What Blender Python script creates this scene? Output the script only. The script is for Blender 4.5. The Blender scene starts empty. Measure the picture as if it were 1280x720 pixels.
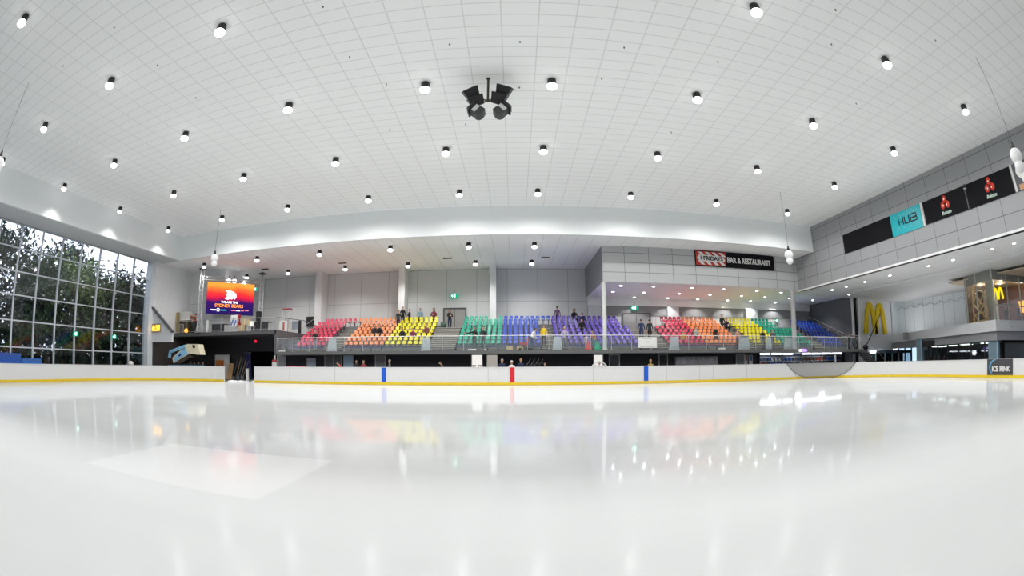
import bpy, bmesh, math, random
from mathutils import Vector, Matrix, Euler
random.seed(7)
PI = math.pi
R = math.radians
sc = bpy.context.scene
COL = sc.collection

# ------------------------------------------------------------------ camera (fisheye, as the photo)
F, CX, CY, HC = 578.648, 640.0, 441.354, 1.322
def _rot(p, y, r):
    cp, sp, cy, sy, cr, sr = math.cos(p), math.sin(p), math.cos(y), math.sin(y), math.cos(r), math.sin(r)
    A = Matrix(((1,0,0),(0,0,1),(0,1,0)))
    Y = Matrix(((cy,-sy,0),(sy,cy,0),(0,0,1)))
    Pm = Matrix(((1,0,0),(0,cp,-sp),(0,sp,cp)))
    Rm = Matrix(((cr,-sr,0),(sr,cr,0),(0,0,1)))
    return Rm @ Pm @ A @ Y
CM = _rot(R(1.5005), R(-0.3374), R(0.2824))
def ray(x, y):
    dx, dy = x-CX, CY-y
    r = max(math.hypot(dx, dy), 1e-9); th = 2*math.asin(r/(2*F))
    return CM.transposed() @ Vector((math.sin(th)*dx/r, math.sin(th)*dy/r, math.cos(th)))
def P(x, y, **k):
    """the point of the place measured at a pixel of the photo on a plane X=, Y= or Z="""
    d = ray(x, y); (a, v), = k.items(); i = 'XYZ'.index(a)
    q = d*((v-(HC if i == 2 else 0))/d[i]); q.z += HC
    return q
cam = bpy.data.cameras.new('camera'); camo = bpy.data.objects.new('camera', cam); COL.objects.link(camo)
m = Matrix((CM[0], CM[1], -CM[2])).transposed().to_4x4(); m.translation = (0, 0, HC); camo.matrix_world = m
cam.type = 'PANO'; cam.panorama_type = 'FISHEYE_EQUISOLID'
cam.sensor_fit = 'HORIZONTAL'; cam.sensor_width = 36; cam.sensor_height = 36*9/16
cam.fisheye_lens = F/1280*36; cam.fisheye_fov = PI*1.3; cam.shift_y = (CY-360)/720
cam.clip_start = 0.05; cam.clip_end = 400
sc.camera = camo
sc.view_settings.view_transform = 'Standard'; sc.view_settings.look = 'None'
sc.view_settings.gamma = 1; sc.view_settings.use_curve_mapping = False
sc.view_settings.exposure = 0.50
sc.cycles.max_bounces = 14; sc.cycles.diffuse_bounces = 7; sc.cycles.glossy_bounces = 4
sc.cycles.transparent_max_bounces = 24; sc.cycles.sample_clamp_indirect = 6; sc.cycles.caustics_reflective = False

# ------------------------------------------------------------------ materials
MATS = {}
def mat(name, col, rough=0.6, metal=0.0, var=0.06, scale=3.0, spec=0.4, coat=0.0):
    if name in MATS: return MATS[name]
    mt = bpy.data.materials.new(name); mt.use_nodes = True; nt = mt.node_tree
    b = nt.nodes['Principled BSDF']
    b.inputs['Roughness'].default_value = rough; b.inputs['Metallic'].default_value = metal
    b.inputs['Specular IOR Level'].default_value = spec; b.inputs['Coat Weight'].default_value = coat
    tc = nt.nodes.new('ShaderNodeTexCoord'); no = nt.nodes.new('ShaderNodeTexNoise'); no.inputs['Scale'].default_value = scale
    mx = nt.nodes.new('ShaderNodeMix'); mx.data_type = 'RGBA'
    mx.inputs[6].default_value = (*[c*(1-var) for c in col], 1); mx.inputs[7].default_value = (*[min(1, c*(1+var)) for c in col], 1)
    nt.links.new(tc.outputs['Object'], no.inputs['Vector']); nt.links.new(no.outputs['Fac'], mx.inputs[0]); nt.links.new(mx.outputs[2], b.inputs['Base Color'])
    MATS[name] = mt
    return mt
def emat(name, col, strength):
    if name in MATS: return MATS[name]
    mt = bpy.data.materials.new(name); mt.use_nodes = True; nt = mt.node_tree; nt.nodes.clear()
    e = nt.nodes.new('ShaderNodeEmission'); e.inputs[0].default_value = (*col, 1); e.inputs[1].default_value = strength
    o = nt.nodes.new('ShaderNodeOutputMaterial'); nt.links.new(e.outputs[0], o.inputs[0]); MATS[name] = mt
    return mt
def glassmat(name, tint=(1,1,1), gloss=0.08, haze=0.0, hazecol=(.8,.82,.82)):
    if name in MATS: return MATS[name]
    mt = bpy.data.materials.new(name); mt.use_nodes = True; nt = mt.node_tree; nt.nodes.clear()
    t = nt.nodes.new('ShaderNodeBsdfTransparent'); t.inputs[0].default_value = (*tint, 1)
    g = nt.nodes.new('ShaderNodeBsdfGlossy'); g.inputs['Roughness'].default_value = 0.03
    d = nt.nodes.new('ShaderNodeBsdfDiffuse'); d.inputs[0].default_value = (*hazecol, 1)
    m1 = nt.nodes.new('ShaderNodeMixShader'); m1.inputs[0].default_value = haze
    m2 = nt.nodes.new('ShaderNodeMixShader'); m2.inputs[0].default_value = gloss
    nt.links.new(t.outputs[0], m1.inputs[1]); nt.links.new(d.outputs[0], m1.inputs[2])
    nt.links.new(m1.outputs[0], m2.inputs[1]); nt.links.new(g.outputs[0], m2.inputs[2])
    o = nt.nodes.new('ShaderNodeOutputMaterial'); nt.links.new(m2.outputs[0], o.inputs[0]); MATS[name] = mt
    return mt
def tilemat(name, c1, c2, mortar, bw, rh, ms, axes, org, rough=0.7, metal=0.0, smooth=0.1, spots=False):
    mt = bpy.data.materials.new(name); mt.use_nodes = True; nt = mt.node_tree; b = nt.nodes['Principled BSDF']
    b.inputs['Roughness'].default_value = rough; b.inputs['Metallic'].default_value = metal; b.inputs['Specular IOR Level'].default_value = 0.3
    tc = nt.nodes.new('ShaderNodeTexCoord'); sp = nt.nodes.new('ShaderNodeSeparateXYZ'); cb = nt.nodes.new('ShaderNodeCombineXYZ')
    nt.links.new(tc.outputs['Object'], sp.inputs[0])
    for i in range(2):
        s = nt.nodes.new('ShaderNodeMath'); s.operation = 'SUBTRACT'; s.inputs[1].default_value = org[i]
        nt.links.new(sp.outputs['XYZ'.index(axes[i])], s.inputs[0]); nt.links.new(s.outputs[0], cb.inputs[i])
    br = nt.nodes.new('ShaderNodeTexBrick'); br.offset = 0; br.squash = 1
    br.inputs['Scale'].default_value = 1; br.inputs['Mortar Size'].default_value = ms; br.inputs['Mortar Smooth'].default_value = smooth
    br.inputs['Bias'].default_value = 0
    br.inputs['Brick Width'].default_value = bw; br.inputs['Row Height'].default_value = rh
    br.inputs['Color1'].default_value = (*c1, 1); br.inputs['Color2'].default_value = (*c2, 1); br.inputs['Mortar'].default_value = (*mortar, 1)
    nt.links.new(cb.outputs[0], br.inputs['Vector'])
    nt.links.new(br.outputs['Color'], b.inputs['Base Color'])
    MATS[name] = mt
    return mt
WHITE = mat('white_paint', (.80,.81,.81), .55)
BULK = mat('bulkhead_white', (.80,.83,.84), .6, var=.02, scale=.4)
GREYP = mat('grey_paint', (.45,.46,.46), .6)
DGREY = mat('dark_grey', (.09,.09,.095), .6)
CHAR = mat('charcoal', (.035,.036,.04), .6)
BLACK = mat('black_matte', (.012,.012,.013), .5)
STEEL = mat('steel', (.55,.55,.56), .32, .9)
ALU = mat('aluminium', (.68,.69,.70), .38, .7)
CONC = mat('concrete', (.22,.22,.215), .8, var=.15)
TREAD = mat('stair_tread', (.42,.40,.36), .75, var=.1)
RISER = mat('stair_riser', (.12,.115,.105), .8)
YELLOW = mat('yellow_kick', (.78,.56,.02), .4)
BOARD = mat('board_white', (.70,.705,.70), .4, var=.02)
BLUE = mat('line_blue', (.01,.10,.60), .35)
RED = mat('line_red', (.62,.02,.03), .35)
GLASS = glassmat('clear_glass', (.97,.98,.98), .05)
WGLASS = glassmat('window_glass', (.86,.88,.90), .05)
RGLASS = glassmat('rail_glass', (.96,.98,.98), .035, .05, (.62,.66,.68))
FROST = glassmat('frosted_glass', (.9,.93,.94), .04, .62, (.62,.67,.70))
SGLASS = glassmat('shop_glass', (.62,.70,.74), .10)
NET = glassmat('net_mesh', (1,1,1), .0, .32, (.16,.16,.155))
WOOD = mat('pale_wood', (.66,.48,.25), .6, var=.2)
CARD = mat('cardboard', (.52,.40,.22), .8)
CREAM = mat('cream_paint', (.78,.72,.52), .5)
SKYB = mat('pale_blue_paint', (.30,.60,.86), .4)
TEAL = mat('teal_sign', (.0,.40,.46), .4)
GOLD = mat('golden_yellow', (.72,.52,.0), .4)
SIGNBLK = mat('sign_black', (.010,.010,.012), .75, spec=.1)
OFFW = mat('off_white', (.62,.62,.60), .6)
PCOL = mat('pale_blue_column', (.20,.30,.36), .5)
SLABW = mat('slab_white', (.74,.76,.78), .6)

# ------------------------------------------------------------------ mesh helper
class MB:
    def __init__(s): s.v, s.f, s.mi, s.sm, s.ms = [], [], [], [], []
    def _m(s, mt):
        if mt not in s.ms: s.ms.append(mt)
        return s.ms.index(mt)
    def add(s, vs, fs, mt, smooth=False):
        b = len(s.v); i = s._m(mt); s.v += [tuple(v) for v in vs]
        for f in fs: s.f.append(tuple(b+k for k in f)); s.mi.append(i); s.sm.append(smooth)
        return s
    def box(s, lo, hi, mt, M=None):
        x0,y0,z0 = lo; x1,y1,z1 = hi
        vs = [Vector(p) for p in ((x0,y0,z0),(x1,y0,z0),(x1,y1,z0),(x0,y1,z0),(x0,y0,z1),(x1,y0,z1),(x1,y1,z1),(x0,y1,z1))]
        if M is not None: vs = [M @ v for v in vs]
        return s.add(vs, [(0,3,2,1),(4,5,6,7),(0,1,5,4),(1,2,6,5),(2,3,7,6),(3,0,4,7)], mt)
    def tube(s, a, b, r, mt, n=8, r2=None):
        a, b = Vector(a), Vector(b); d = (b-a).normalized(); r2 = r if r2 is None else r2
        u = d.orthogonal().normalized(); w = d.cross(u)
        vs = [a+(u*math.cos(2*PI*k/n)+w*math.sin(2*PI*k/n))*r for k in range(n)]+[b+(u*math.cos(2*PI*k/n)+w*math.sin(2*PI*k/n))*r2 for k in range(n)]
        s.add(vs, [(k, (k+1)%n, n+(k+1)%n, n+k) for k in range(n)], mt, True)
        return s.add(vs, [tuple(range(n-1,-1,-1)), tuple(range(n, 2*n))], mt)
    def path(s, pts, r, mt, n=8):
        for a, b in zip(pts, pts[1:]): s.tube(a, b, r, mt, n)
        return s
    def lathe(s, prof, mt, c=(0,0,0), n=16, M=None):
        vs = []; k = len(prof)
        for i in range(n):
            a = 2*PI*i/n
            for r, z in prof:
                v = Vector((c[0]+r*math.cos(a), c[1]+r*math.sin(a), c[2]+z)); vs.append(M @ v if M is not None else v)
        fs = [(i*k+j, ((i+1)%n)*k+j, ((i+1)%n)*k+j+1, i*k+j+1) for i in range(n) for j in range(k-1)]
        return s.add(vs, fs, mt, True)
    def ball(s, c, r, mt, n=12, sx=1, sy=1, sz=1):
        prof = [(r*math.sin(PI*j/n*1.0), -r*math.cos(PI*j/n)) for j in range(n+1)]
        M = Matrix.Translation(c) @ Matrix.Diagonal((sx, sy, sz, 1))
        return s.lathe(prof, mt, n=n, M=M)
    def prism(s, poly, d, mt, M=None):
        """poly: 3-D points of one face (in order), extruded by vector d"""
        d = Vector(d); n = len(poly); vs = [Vector(p) for p in poly]+[Vector(p)+d for p in poly]
        if M is not None: vs = [M @ v for v in vs]
        return s.add(vs, [tuple(range(n)), tuple(range(2*n-1, n-1, -1))]+[(k, n+k, n+(k+1)%n, (k+1)%n) for k in range(n)], mt)
    def grid(s, fn, nu, nv, mt, smooth=True):
        vs = [fn(i/nu, j/nv) for i in range(nu+1) for j in range(nv+1)]
        return s.add(vs, [(i*(nv+1)+j, (i+1)*(nv+1)+j, (i+1)*(nv+1)+j+1, i*(nv+1)+j+1) for i in range(nu) for j in range(nv)], mt, smooth)
    def ribbon(s, pts, w, d, mt, up=Vector((0,1,0))):
        """sweep a w x d section along pts lying in a plane whose normal is up"""
        pts = [Vector(p) for p in pts]; vs = []
        for i, p in enumerate(pts):
            t = (pts[min(i+1, len(pts)-1)]-pts[max(i-1, 0)]).normalized(); nrm = t.cross(up).normalized()
            ww = w[i] if isinstance(w, (list, tuple)) else w
            vs += [p+nrm*ww/2-up*d/2, p+nrm*ww/2+up*d/2, p-nrm*ww/2+up*d/2, p-nrm*ww/2-up*d/2]
        fs = [(4*i+k, 4*i+(k+1)%4, 4*i+4+(k+1)%4, 4*i+4+k) for i in range(len(pts)-1) for k in range(4)]
        n = 4*(len(pts)-1); fs += [(3,2,1,0), (n, n+1, n+2, n+3)]
        return s.add(vs, fs, mt)
    def mesh(s, name):
        me = bpy.data.meshes.new(name); me.from_pydata(s.v, [], s.f)
        for mt in s.ms: me.materials.append(mt)
        me.polygons.foreach_set('material_index', s.mi); me.polygons.foreach_set('use_smooth', s.sm)
        bm = bmesh.new(); bm.from_mesh(me); bmesh.ops.recalc_face_normals(bm, faces=bm.faces); bm.to_mesh(me); bm.free()
        return me
    def build(s, name, parent=None, local=False):
        o = bpy.data.objects.new(name, s.mesh(name)); COL.objects.link(o)
        if parent is not None:
            o.parent = parent
            if not local: o.matrix_parent_inverse = parent.matrix_world.inverted()
        return o
def link(name, me, parent=None, M=None):
    o = bpy.data.objects.new(name, me); COL.objects.link(o)
    if parent is not None: o.parent = parent
    if M is not None: o.matrix_local = M
    return o
def tag(o, label, cat, group=None, kind=None):
    o['label'] = label; o['category'] = cat
    if group: o['group'] = group
    if kind: o['kind'] = kind
    return o
def struct(o): o['kind'] = 'structure'; return o
def thing(name, label, cat, loc=(0,0,0), rz=0, group=None):
    e = bpy.data.objects.new(name, None); COL.objects.link(e); e.empty_display_size = .2
    e.matrix_world = Matrix.Translation(loc) @ Matrix.Rotation(rz, 4, 'Z')
    return tag(e, label, cat, group)
def copy_tree(o, M, label=None, group=None):
    r = o.copy(); COL.objects.link(r); r.matrix_world = M
    if label: r['label'] = label
    if group: r['group'] = group
    for ch in o.children:
        c = ch.copy(); COL.objects.link(c); c.parent = r; c.matrix_parent_inverse = ch.matrix_parent_inverse.copy()
        for g in ch.children:
            d = g.copy(); COL.objects.link(d); d.parent = c; d.matrix_parent_inverse = g.matrix_parent_inverse.copy()
    return r
def text(name, body, mt, parent, M, w=None, h=None, ext=.02, bold=0.0, shear=0.0):
    cu = bpy.data.curves.new(name, 'FONT'); cu.body = body; cu.align_x = 'CENTER'; cu.align_y = 'CENTER'; cu.extrude = ext; cu.offset = bold; cu.shear = shear
    t = bpy.data.objects.new(name, cu); COL.objects.link(t)
    dg = bpy.context.evaluated_depsgraph_get(); dg.update()
    me = bpy.data.meshes.new_from_object(t.evaluated_get(dg)); bpy.data.objects.remove(t)
    xs = [v.co.x for v in me.vertices]; ys = [v.co.y for v in me.vertices]
    sx = w/(max(xs)-min(xs)) if w else 1; sy = h/(max(ys)-min(ys)) if h else sx
    cx, cy = (max(xs)+min(xs))/2, (max(ys)+min(ys))/2
    for v in me.vertices: v.co = ((v.co.x-cx)*sx, (v.co.y-cy)*sy, v.co.z)
    me.materials.clear(); me.materials.append(mt); me.name = name
    o = bpy.data.objects.new(name, me); COL.objects.link(o); o.parent = parent
    o.matrix_parent_inverse = parent.matrix_world.inverted(); o.matrix_basis = M
    return o
def face_cam(x, y, z, rz=0): return Matrix.Translation((x, y, z)) @ Matrix.Rotation(rz, 4, 'Z') @ Matrix.Rotation(PI/2, 4, 'X')   # reads from -Y
def nth(k): return {1:'first',2:'second',3:'third',4:'fourth',5:'fifth',6:'sixth',7:'seventh',8:'eighth',9:'ninth',10:'tenth'}.get(k, f'{k}th' if k not in (21,22,23) else {21:'21st',22:'22nd',23:'23rd'}[k])

# ------------------------------------------------------------------ measures of the hall
ZC, ZL, ZS = 12.32, 10.23, 7.3          # high ceiling, low ceiling, right soffit
YF, XL, XR, YB = 30.52, -28.66, 24.34, 42.0
XWIN = -31.75
PLZ = 2.40                               # platform of the stand
# ---- ice, ground
def icemat():
    mt = bpy.data.materials.new('ice'); mt.use_nodes = True; nt = mt.node_tree; nt.nodes.clear(); N = nt.nodes.new; L = nt.links.new
    tc = N('ShaderNodeTexCoord')
    mp = N('ShaderNodeMapping'); mp.inputs['Scale'].default_value = (.10, .55, 1); L(tc.outputs['Object'], mp.inputs[0])
    n1 = N('ShaderNodeTexNoise'); n1.inputs['Scale'].default_value = 1.4; n1.inputs['Detail'].default_value = 5; L(mp.outputs[0], n1.inputs['Vector'])
    sp = N('ShaderNodeSeparateXYZ'); L(tc.outputs['Object'], sp.inputs[0])
    def band(out, lo, hi, e=.05):    # one where lo < out < hi: a freshly scraped rectangle of duller ice
        a = N('ShaderNodeMapRange'); a.interpolation_type = 'SMOOTHSTEP'; a.inputs[1].default_value = lo-e; a.inputs[2].default_value = lo+e; L(out, a.inputs[0])
        c = N('ShaderNodeMapRange'); c.interpolation_type = 'SMOOTHSTEP'; c.inputs[1].default_value = hi-e; c.inputs[2].default_value = hi+e; L(out, c.inputs[0])
        s = N('ShaderNodeMath'); s.operation = 'SUBTRACT'; L(a.outputs[0], s.inputs[0]); L(c.outputs[0], s.inputs[1]); return s.outputs[0]
    mul = N('ShaderNodeMath'); mul.operation = 'MULTIPLY'; L(band(sp.outputs[0], -5.7, -2.52), mul.inputs[0]); L(band(sp.outputs[1], 3.82, 5.95), mul.inputs[1])
    cr = N('ShaderNodeValToRGB'); cr.color_ramp.elements[0].position = .3; cr.color_ramp.elements[0].color = (.67,.685,.685,1); cr.color_ramp.elements[1].position = .7; cr.color_ramp.elements[1].color = (.715,.725,.725,1)
    L(n1.outputs['Fac'], cr.inputs[0])
    mx = N('ShaderNodeMix'); mx.data_type = 'RGBA'; mx.inputs[7].default_value = (.745,.75,.75,1); L(mul.outputs[0], mx.inputs[0]); L(cr.outputs[0], mx.inputs[6])
    d = N('ShaderNodeBsdfDiffuse'); L(mx.outputs[2], d.inputs[0])
    g = N('ShaderNodeBsdfGlossy'); g.inputs[0].default_value = (.96,.98,1,1)
    rr = N('ShaderNodeMapRange'); rr.inputs[1].default_value = .3; rr.inputs[2].default_value = .75; rr.inputs[3].default_value = .035; rr.inputs[4].default_value = .10; L(n1.outputs['Fac'], rr.inputs[0]); 
    ny = N('ShaderNodeMapRange'); ny.interpolation_type = 'SMOOTHSTEP'; ny.inputs[1].default_value = 3.6; ny.inputs[2].default_value = 6.0; ny.inputs[3].default_value = .10; ny.inputs[4].default_value = 0; L(sp.outputs[1], ny.inputs[0]); r0 = N('ShaderNodeMath'); L(rr.outputs[0], r0.inputs[0]); L(ny.outputs[0], r0.inputs[1]); ra = N('ShaderNodeMath'); ra.operation = 'MULTIPLY_ADD'; ra.inputs[1].default_value = .04; L(mul.outputs[0], ra.inputs[0]); L(r0.outputs[0], ra.inputs[2]); L(ra.outputs[0], g.inputs['Roughness'])
    n2 = N('ShaderNodeTexNoise'); n2.inputs['Scale'].default_value = 1.0; n2.inputs['Detail'].default_value = 2; L(tc.outputs['Object'], n2.inputs['Vector'])
    bp = N('ShaderNodeBump'); bp.inputs['Strength'].default_value = .012; bp.inputs['Distance'].default_value = .05; L(n2.outputs['Fac'], bp.inputs['Height']); L(bp.outputs[0], g.inputs['Normal'])
    fr = N('ShaderNodeFresnel'); fr.inputs['IOR'].default_value = 1.31
    pw = N('ShaderNodeMath'); pw.operation = 'POWER'; pw.inputs[1].default_value = 1.5; L(fr.outputs[0], pw.inputs[0]); k = N('ShaderNodeMath'); k.operation = 'MULTIPLY'; k.inputs[1].default_value = .40; L(pw.outputs[0], k.inputs[0])
    k2 = N('ShaderNodeMath'); k2.operation = 'MULTIPLY_ADD'; k2.inputs[1].default_value = -.12; L(mul.outputs[0], k2.inputs[0]); k2.inputs[2].default_value = 1.0
    k3 = N('ShaderNodeMath'); k3.operation = 'MULTIPLY'; nf = N('ShaderNodeMapRange'); nf.interpolation_type = 'SMOOTHSTEP'; nf.inputs[1].default_value = 3.2; nf.inputs[2].default_value = 6.4; nf.inputs[3].default_value = .03; nf.inputs[4].default_value = 1; L(sp.outputs[1], nf.inputs[0]); k4 = N('ShaderNodeMath'); k4.operation = 'MULTIPLY'; L(k.outputs[0], k4.inputs[0]); L(nf.outputs[0], k4.inputs[1]); L(k4.outputs[0], k3.inputs[0]); L(k2.outputs[0], k3.inputs[1])
    ms = N('ShaderNodeMixShader'); L(k3.outputs[0], ms.inputs[0]); L(d.outputs[0], ms.inputs[1]); L(g.outputs[0], ms.inputs[2])
    o = N('ShaderNodeOutputMaterial'); L(ms.outputs[0], o.inputs[0])
    return mt
CXL, CXR, RC = -31.2, 30.6, 8.5
def board_path(off=0.0):
    """inner face of the boards as a polyline, from the left end wall round the far side to the right end wall"""
    pts = []
    r = RC+off
    cl, cr_, cy = CXL+RC, CXR-RC, 30.3-RC
    pts.append((CXL-off, -4.0)); pts.append((CXL-off, cy-.001))
    for k in range(0, 25):
        a = PI-PI/2*k/24; pts.append((cl+r*math.cos(a), cy+r*math.sin(a)))
    n = 40
    for k in range(1, n): pts.append((cl+(cr_-cl)*k/n, 30.3+off))
    for k in range(0, 25):
        a = PI/2-PI/2*k/24; pts.append((cr_+r*math.cos(a), cy+r*math.sin(a)))
    pts.append((CXR+off, cy-.001)); pts.append((CXR+off, -4.0))
    return pts
ice = MB()
bp_ = board_path(.02)
ice.add([(x, y, 0) for x, y in bp_], [tuple(range(len(bp_)))], icemat())
struct(ice.build('floor'))
struct(MB().box((-34,-9,-.4),(50,44,-.03), mat('rubber_floor', (.07,.07,.075), .8)).build('floor_concourse'))

# ---- ceilings
CEIL = tilemat('ceiling_tile', (.86,.875,.87), (.855,.87,.865), (.69,.705,.70), 1.2, .605, .022, 'XY', (-.36, 10.61), .8)
CEILL = tilemat('low_ceiling_panel', (.90,.905,.905), (.89,.895,.895), (.68,.68,.68), 1.2, 30, .02, 'XY', (-.36, -60), .75)
struct(MB().box((XL,-9,ZC),(XR,YF,ZC+.3), CEIL).build('ceiling'))
struct(MB().box((-31.5,YF+.25,ZL),(XR,YB+.1,ZL+.3), CEILL).build('ceiling_stand'))
struct(MB().box((XWIN-.4,-9,ZL),(XL-.25,YF+.25,ZL+.3), mat('soffit_grey', (.62,.64,.65), .7)).build('ceiling_window_side'))
struct(MB().box((XL-.25,YF,ZL-.01),(XR,YF+.25,ZC+.3), BULK).build('trim_1'))       # far bulkhead
struct(MB().box((XL-.25,-9,ZL-.01),(XL,YF,ZC+.3), BULK).build('trim_2'))          # left bulkhead
# ---- right sign wall (bulkhead over the ice) and its soffit
PANR = tilemat('metal_panel_right', (.34,.35,.36), (.325,.335,.345), (.15,.15,.16), 1.955, .93, .022, 'YZ', (.98, 7.36), .45, .0, .1)
struct(MB().box((XR,-9,ZS+.06),(XR+.3,33.34,ZC+.3), PANR).build('wall_right_bulkhead'))
struct(MB().box((XR-.06,-9,ZS),(XR+.32,33.34,ZS+.13), WHITE).build('trim_3'))
SOFR = tilemat('soffit_right', (.72,.73,.74), (.71,.72,.73), (.5,.51,.52), 4.95, 6.2, .03, 'XY', (24.38, 1.0), .6)
struct(MB().box((XR,-9,ZS),(44,34.6,ZS+.12), SOFR).build('ceiling_right'))
struct(MB().box((29.3,-9,ZS-.10),(44,33.0,ZS), mat('soffit_step', (.68,.69,.70), .6)).build('ceiling_right_step'))
# ---- upper box with the restaurant sign
PANB = tilemat('metal_panel_box', (.48,.49,.495), (.46,.47,.475), (.19,.195,.2), 1.955, .755, .022, 'XZ', (6.33, 7.45), .5)
bx = MB(); bx.box((6.57,33.34,7.46),(XR+.3,33.55,ZL), PANB); struct(bx.build('wall_box_front'))
struct(MB().box((6.57,33.55,7.46),(6.75,YB,ZL), mat('box_side_shaded', (.24,.245,.26), .6)).build('wall_box_left'))  # unlit side face: its shade is put into a darker colour
struct(MB().box((6.58,33.36,7.44),(34.2,YB,7.56), mat('box_soffit', (.80,.80,.84), .6)).build('ceiling_box'))
struct(MB().box((6.75,41.75,6.75),(32,42.0,7.44), WHITE).build('trim_4'))
# ---- back wall
BW = tilemat('back_wall_panel', (.62,.63,.63), (.61,.62,.62), (.42,.43,.43), 2.8, 3.02, .03, 'XZ', (-.66, 4.15), .65)
struct(MB().box((-26.6,YB,0),(33.5,YB+.3,ZL+.3), BW).build('wall_back'))
for i, (a, b, y) in enumerate(((-18.95,-18.25,40.45),(-10.5,-9.92,40.45),(-2.19,-1.62,40.45))):
    struct(MB().box((a,y,2),(b,YB,ZL), mat('pilaster', (.70,.71,.71), .6)).build(f'pillar_{i+1}'))
for i, (a, b) in enumerate(((6.75,7.95),(14.45,15.6),(23.15,24.6))):
    struct(MB().box((a,41.55,2),(b,YB,6.76), mat('pilaster2', (.62,.64,.66), .6)).build(f'pillar_{i+4}'))
struct(MB().box((6.75,41.93,5.85),(32,42.0,6.75), mat('upper_dark_band', (.27,.275,.28), .6)).build('trim_5'))
# ---- left rear walls
LW = tilemat('left_wall_panel', (.74,.75,.76), (.73,.74,.75), (.48,.49,.50), 40, 3.4, .025, 'XZ', (-60, .25), .6)
struct(MB().box((-31.5,29.75,3.9),(-31.1,35.4,ZL+.2), mat('left_wall_paint', (.78,.79,.80), .6)).build('wall_left'))
struct(MB().box((-31.5,30.05,0),(-31.1,37.0,3.9), mat('brown_dark', (.05,.04,.035), .7)).build('wall_left_lower'))
struct(MB().box((-31.5,35.4,3.9),(-26.6,35.7,ZL+.2), LW).build('wall_left_return'))
struct(MB().box((-26.9,35.7,3.9),(-26.6,YB,ZL+.2), LW).build('wall_left_recess'))
struct(MB().box((-32.0,29.35,0),(-31.2,30.05,ZL), mat('window_column', (.68,.72,.75), .6)).build('pillar_7'))
# stair enclosure under the slanting parapet
Yp = 29.9
pp = [P(183,374.5,Y=Yp), P(215,414,Y=Yp), P(214.8,427.5,Y=Yp), P(183,427.5,Y=Yp)]
struct(MB().prism(pp, (0,.2,0), mat('parapet_white', (.66,.67,.68), .6)).build('wall_stair'))
a_, b_ = P(182,373,Y=Yp-.05), P(216,415,Y=Yp-.05)
struct(MB().ribbon([a_, b_], .16, .28, mat('slant_cap', (.10,.10,.11), .6)).build('trim_6'))
struct(MB().box((-31.1,36.6,0),(-29.6,36.9,3.82), CHAR).build('wall_under_stair'))
# ---- balcony on the left
BAL = 4.12
struct(MB().box((-31.6,33.0,BAL-.30),(-19.0,42,BAL), DGREY).build('floor_balcony'))
bw = MB(); bw.box((-29.6,36.6,0),(-24.1,36.9,BAL-.3), CHAR); bw.box((-24.1,36.6,2.55),(-19.2,36.9,BAL-.3), CHAR)
struct(bw.build('wall_under_balcony'))
struct(MB().box((-29.6,41.2,0),(-19.0,41.5,BAL-.3), BLACK).build('wall_store_back'))
# side cheek of the balcony (x=-19) beside the stand
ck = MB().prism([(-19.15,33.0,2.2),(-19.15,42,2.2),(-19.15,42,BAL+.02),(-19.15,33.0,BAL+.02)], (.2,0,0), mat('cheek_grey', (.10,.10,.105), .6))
struct(ck.build('wall_balcony_cheek'))
# ---- walls behind the camera and to the side, closing the hall
struct(MB().box((-34,-9.3,0),(50,-9,ZC), mat('rear_wall', (.62,.63,.64), .7)).build('wall_rear'))
# right-hand deep walls
struct(MB().box((32.3,34.4,0),(38.6,34.7,7.4), mat('arch_wall', (.74,.75,.78), .5)).build('wall_right_return'))
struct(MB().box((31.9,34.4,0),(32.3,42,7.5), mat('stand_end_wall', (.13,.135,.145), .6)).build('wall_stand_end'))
CORR = tilemat('corrugated_panel', (.74,.79,.82), (.72,.77,.80), (.54,.58,.61), 1.5, 30, .05, 'YZ', (.3, -20), .55)
struct(MB().box((39.8,20.0,2.5),(40.1,36,7.5), CORR).build('wall_right'))
struct(MB().box((38.5,34.4,2.5),(40.1,34.6,7.5), CORR).build('wall_right_corner'))

# ------------------------------------------------------------------ window wall, trees and sky
wm = struct(bpy.data.objects.new('window_1', None)); COL.objects.link(wm)
ys = [29.45-2.187*k for k in range(0, 17)]
TZ = (1.0, 2.25, 3.95, 5.58, 7.1, 8.6, 10.15)
FRM = mat('window_frame', (.50,.53,.56), .5)
for y in ys: MB().box((XWIN-.08,y-.055,.9),(XWIN+.12,y+.055,ZL), FRM).build('mullion', wm)
for z in TZ: MB().box((XWIN-.05,ys[-1],z-.04),(XWIN+.07,ys[0],z+.04), FRM).build('transom', wm)
MB().box((XWIN-.02,ys[-1],.9),(XWIN+.0,ys[0],ZL), WGLASS).build('pane', wm)
struct(MB().box((XWIN-.25,-9,0),(XWIN+.15,29.4,.95), DGREY).build('wall_left_base'))
struct(MB().box((-75,-40,-.6),(XWIN-.26,75,-.35), mat('leaf_litter', (.035,.05,.02), .9, var=.5)).build('ground_outside'))
LEAF = [mat('leaf_'+n, c, .6, var=.35, scale=9) for n, c in (('deep', (.015,.034,.014)), ('mid', (.042,.088,.03)), ('light', (.17,.24,.07)), ('grey', (.05,.07,.05)))]
BARK = mat('bark', (.05,.04,.032), .9, var=.3)
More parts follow.
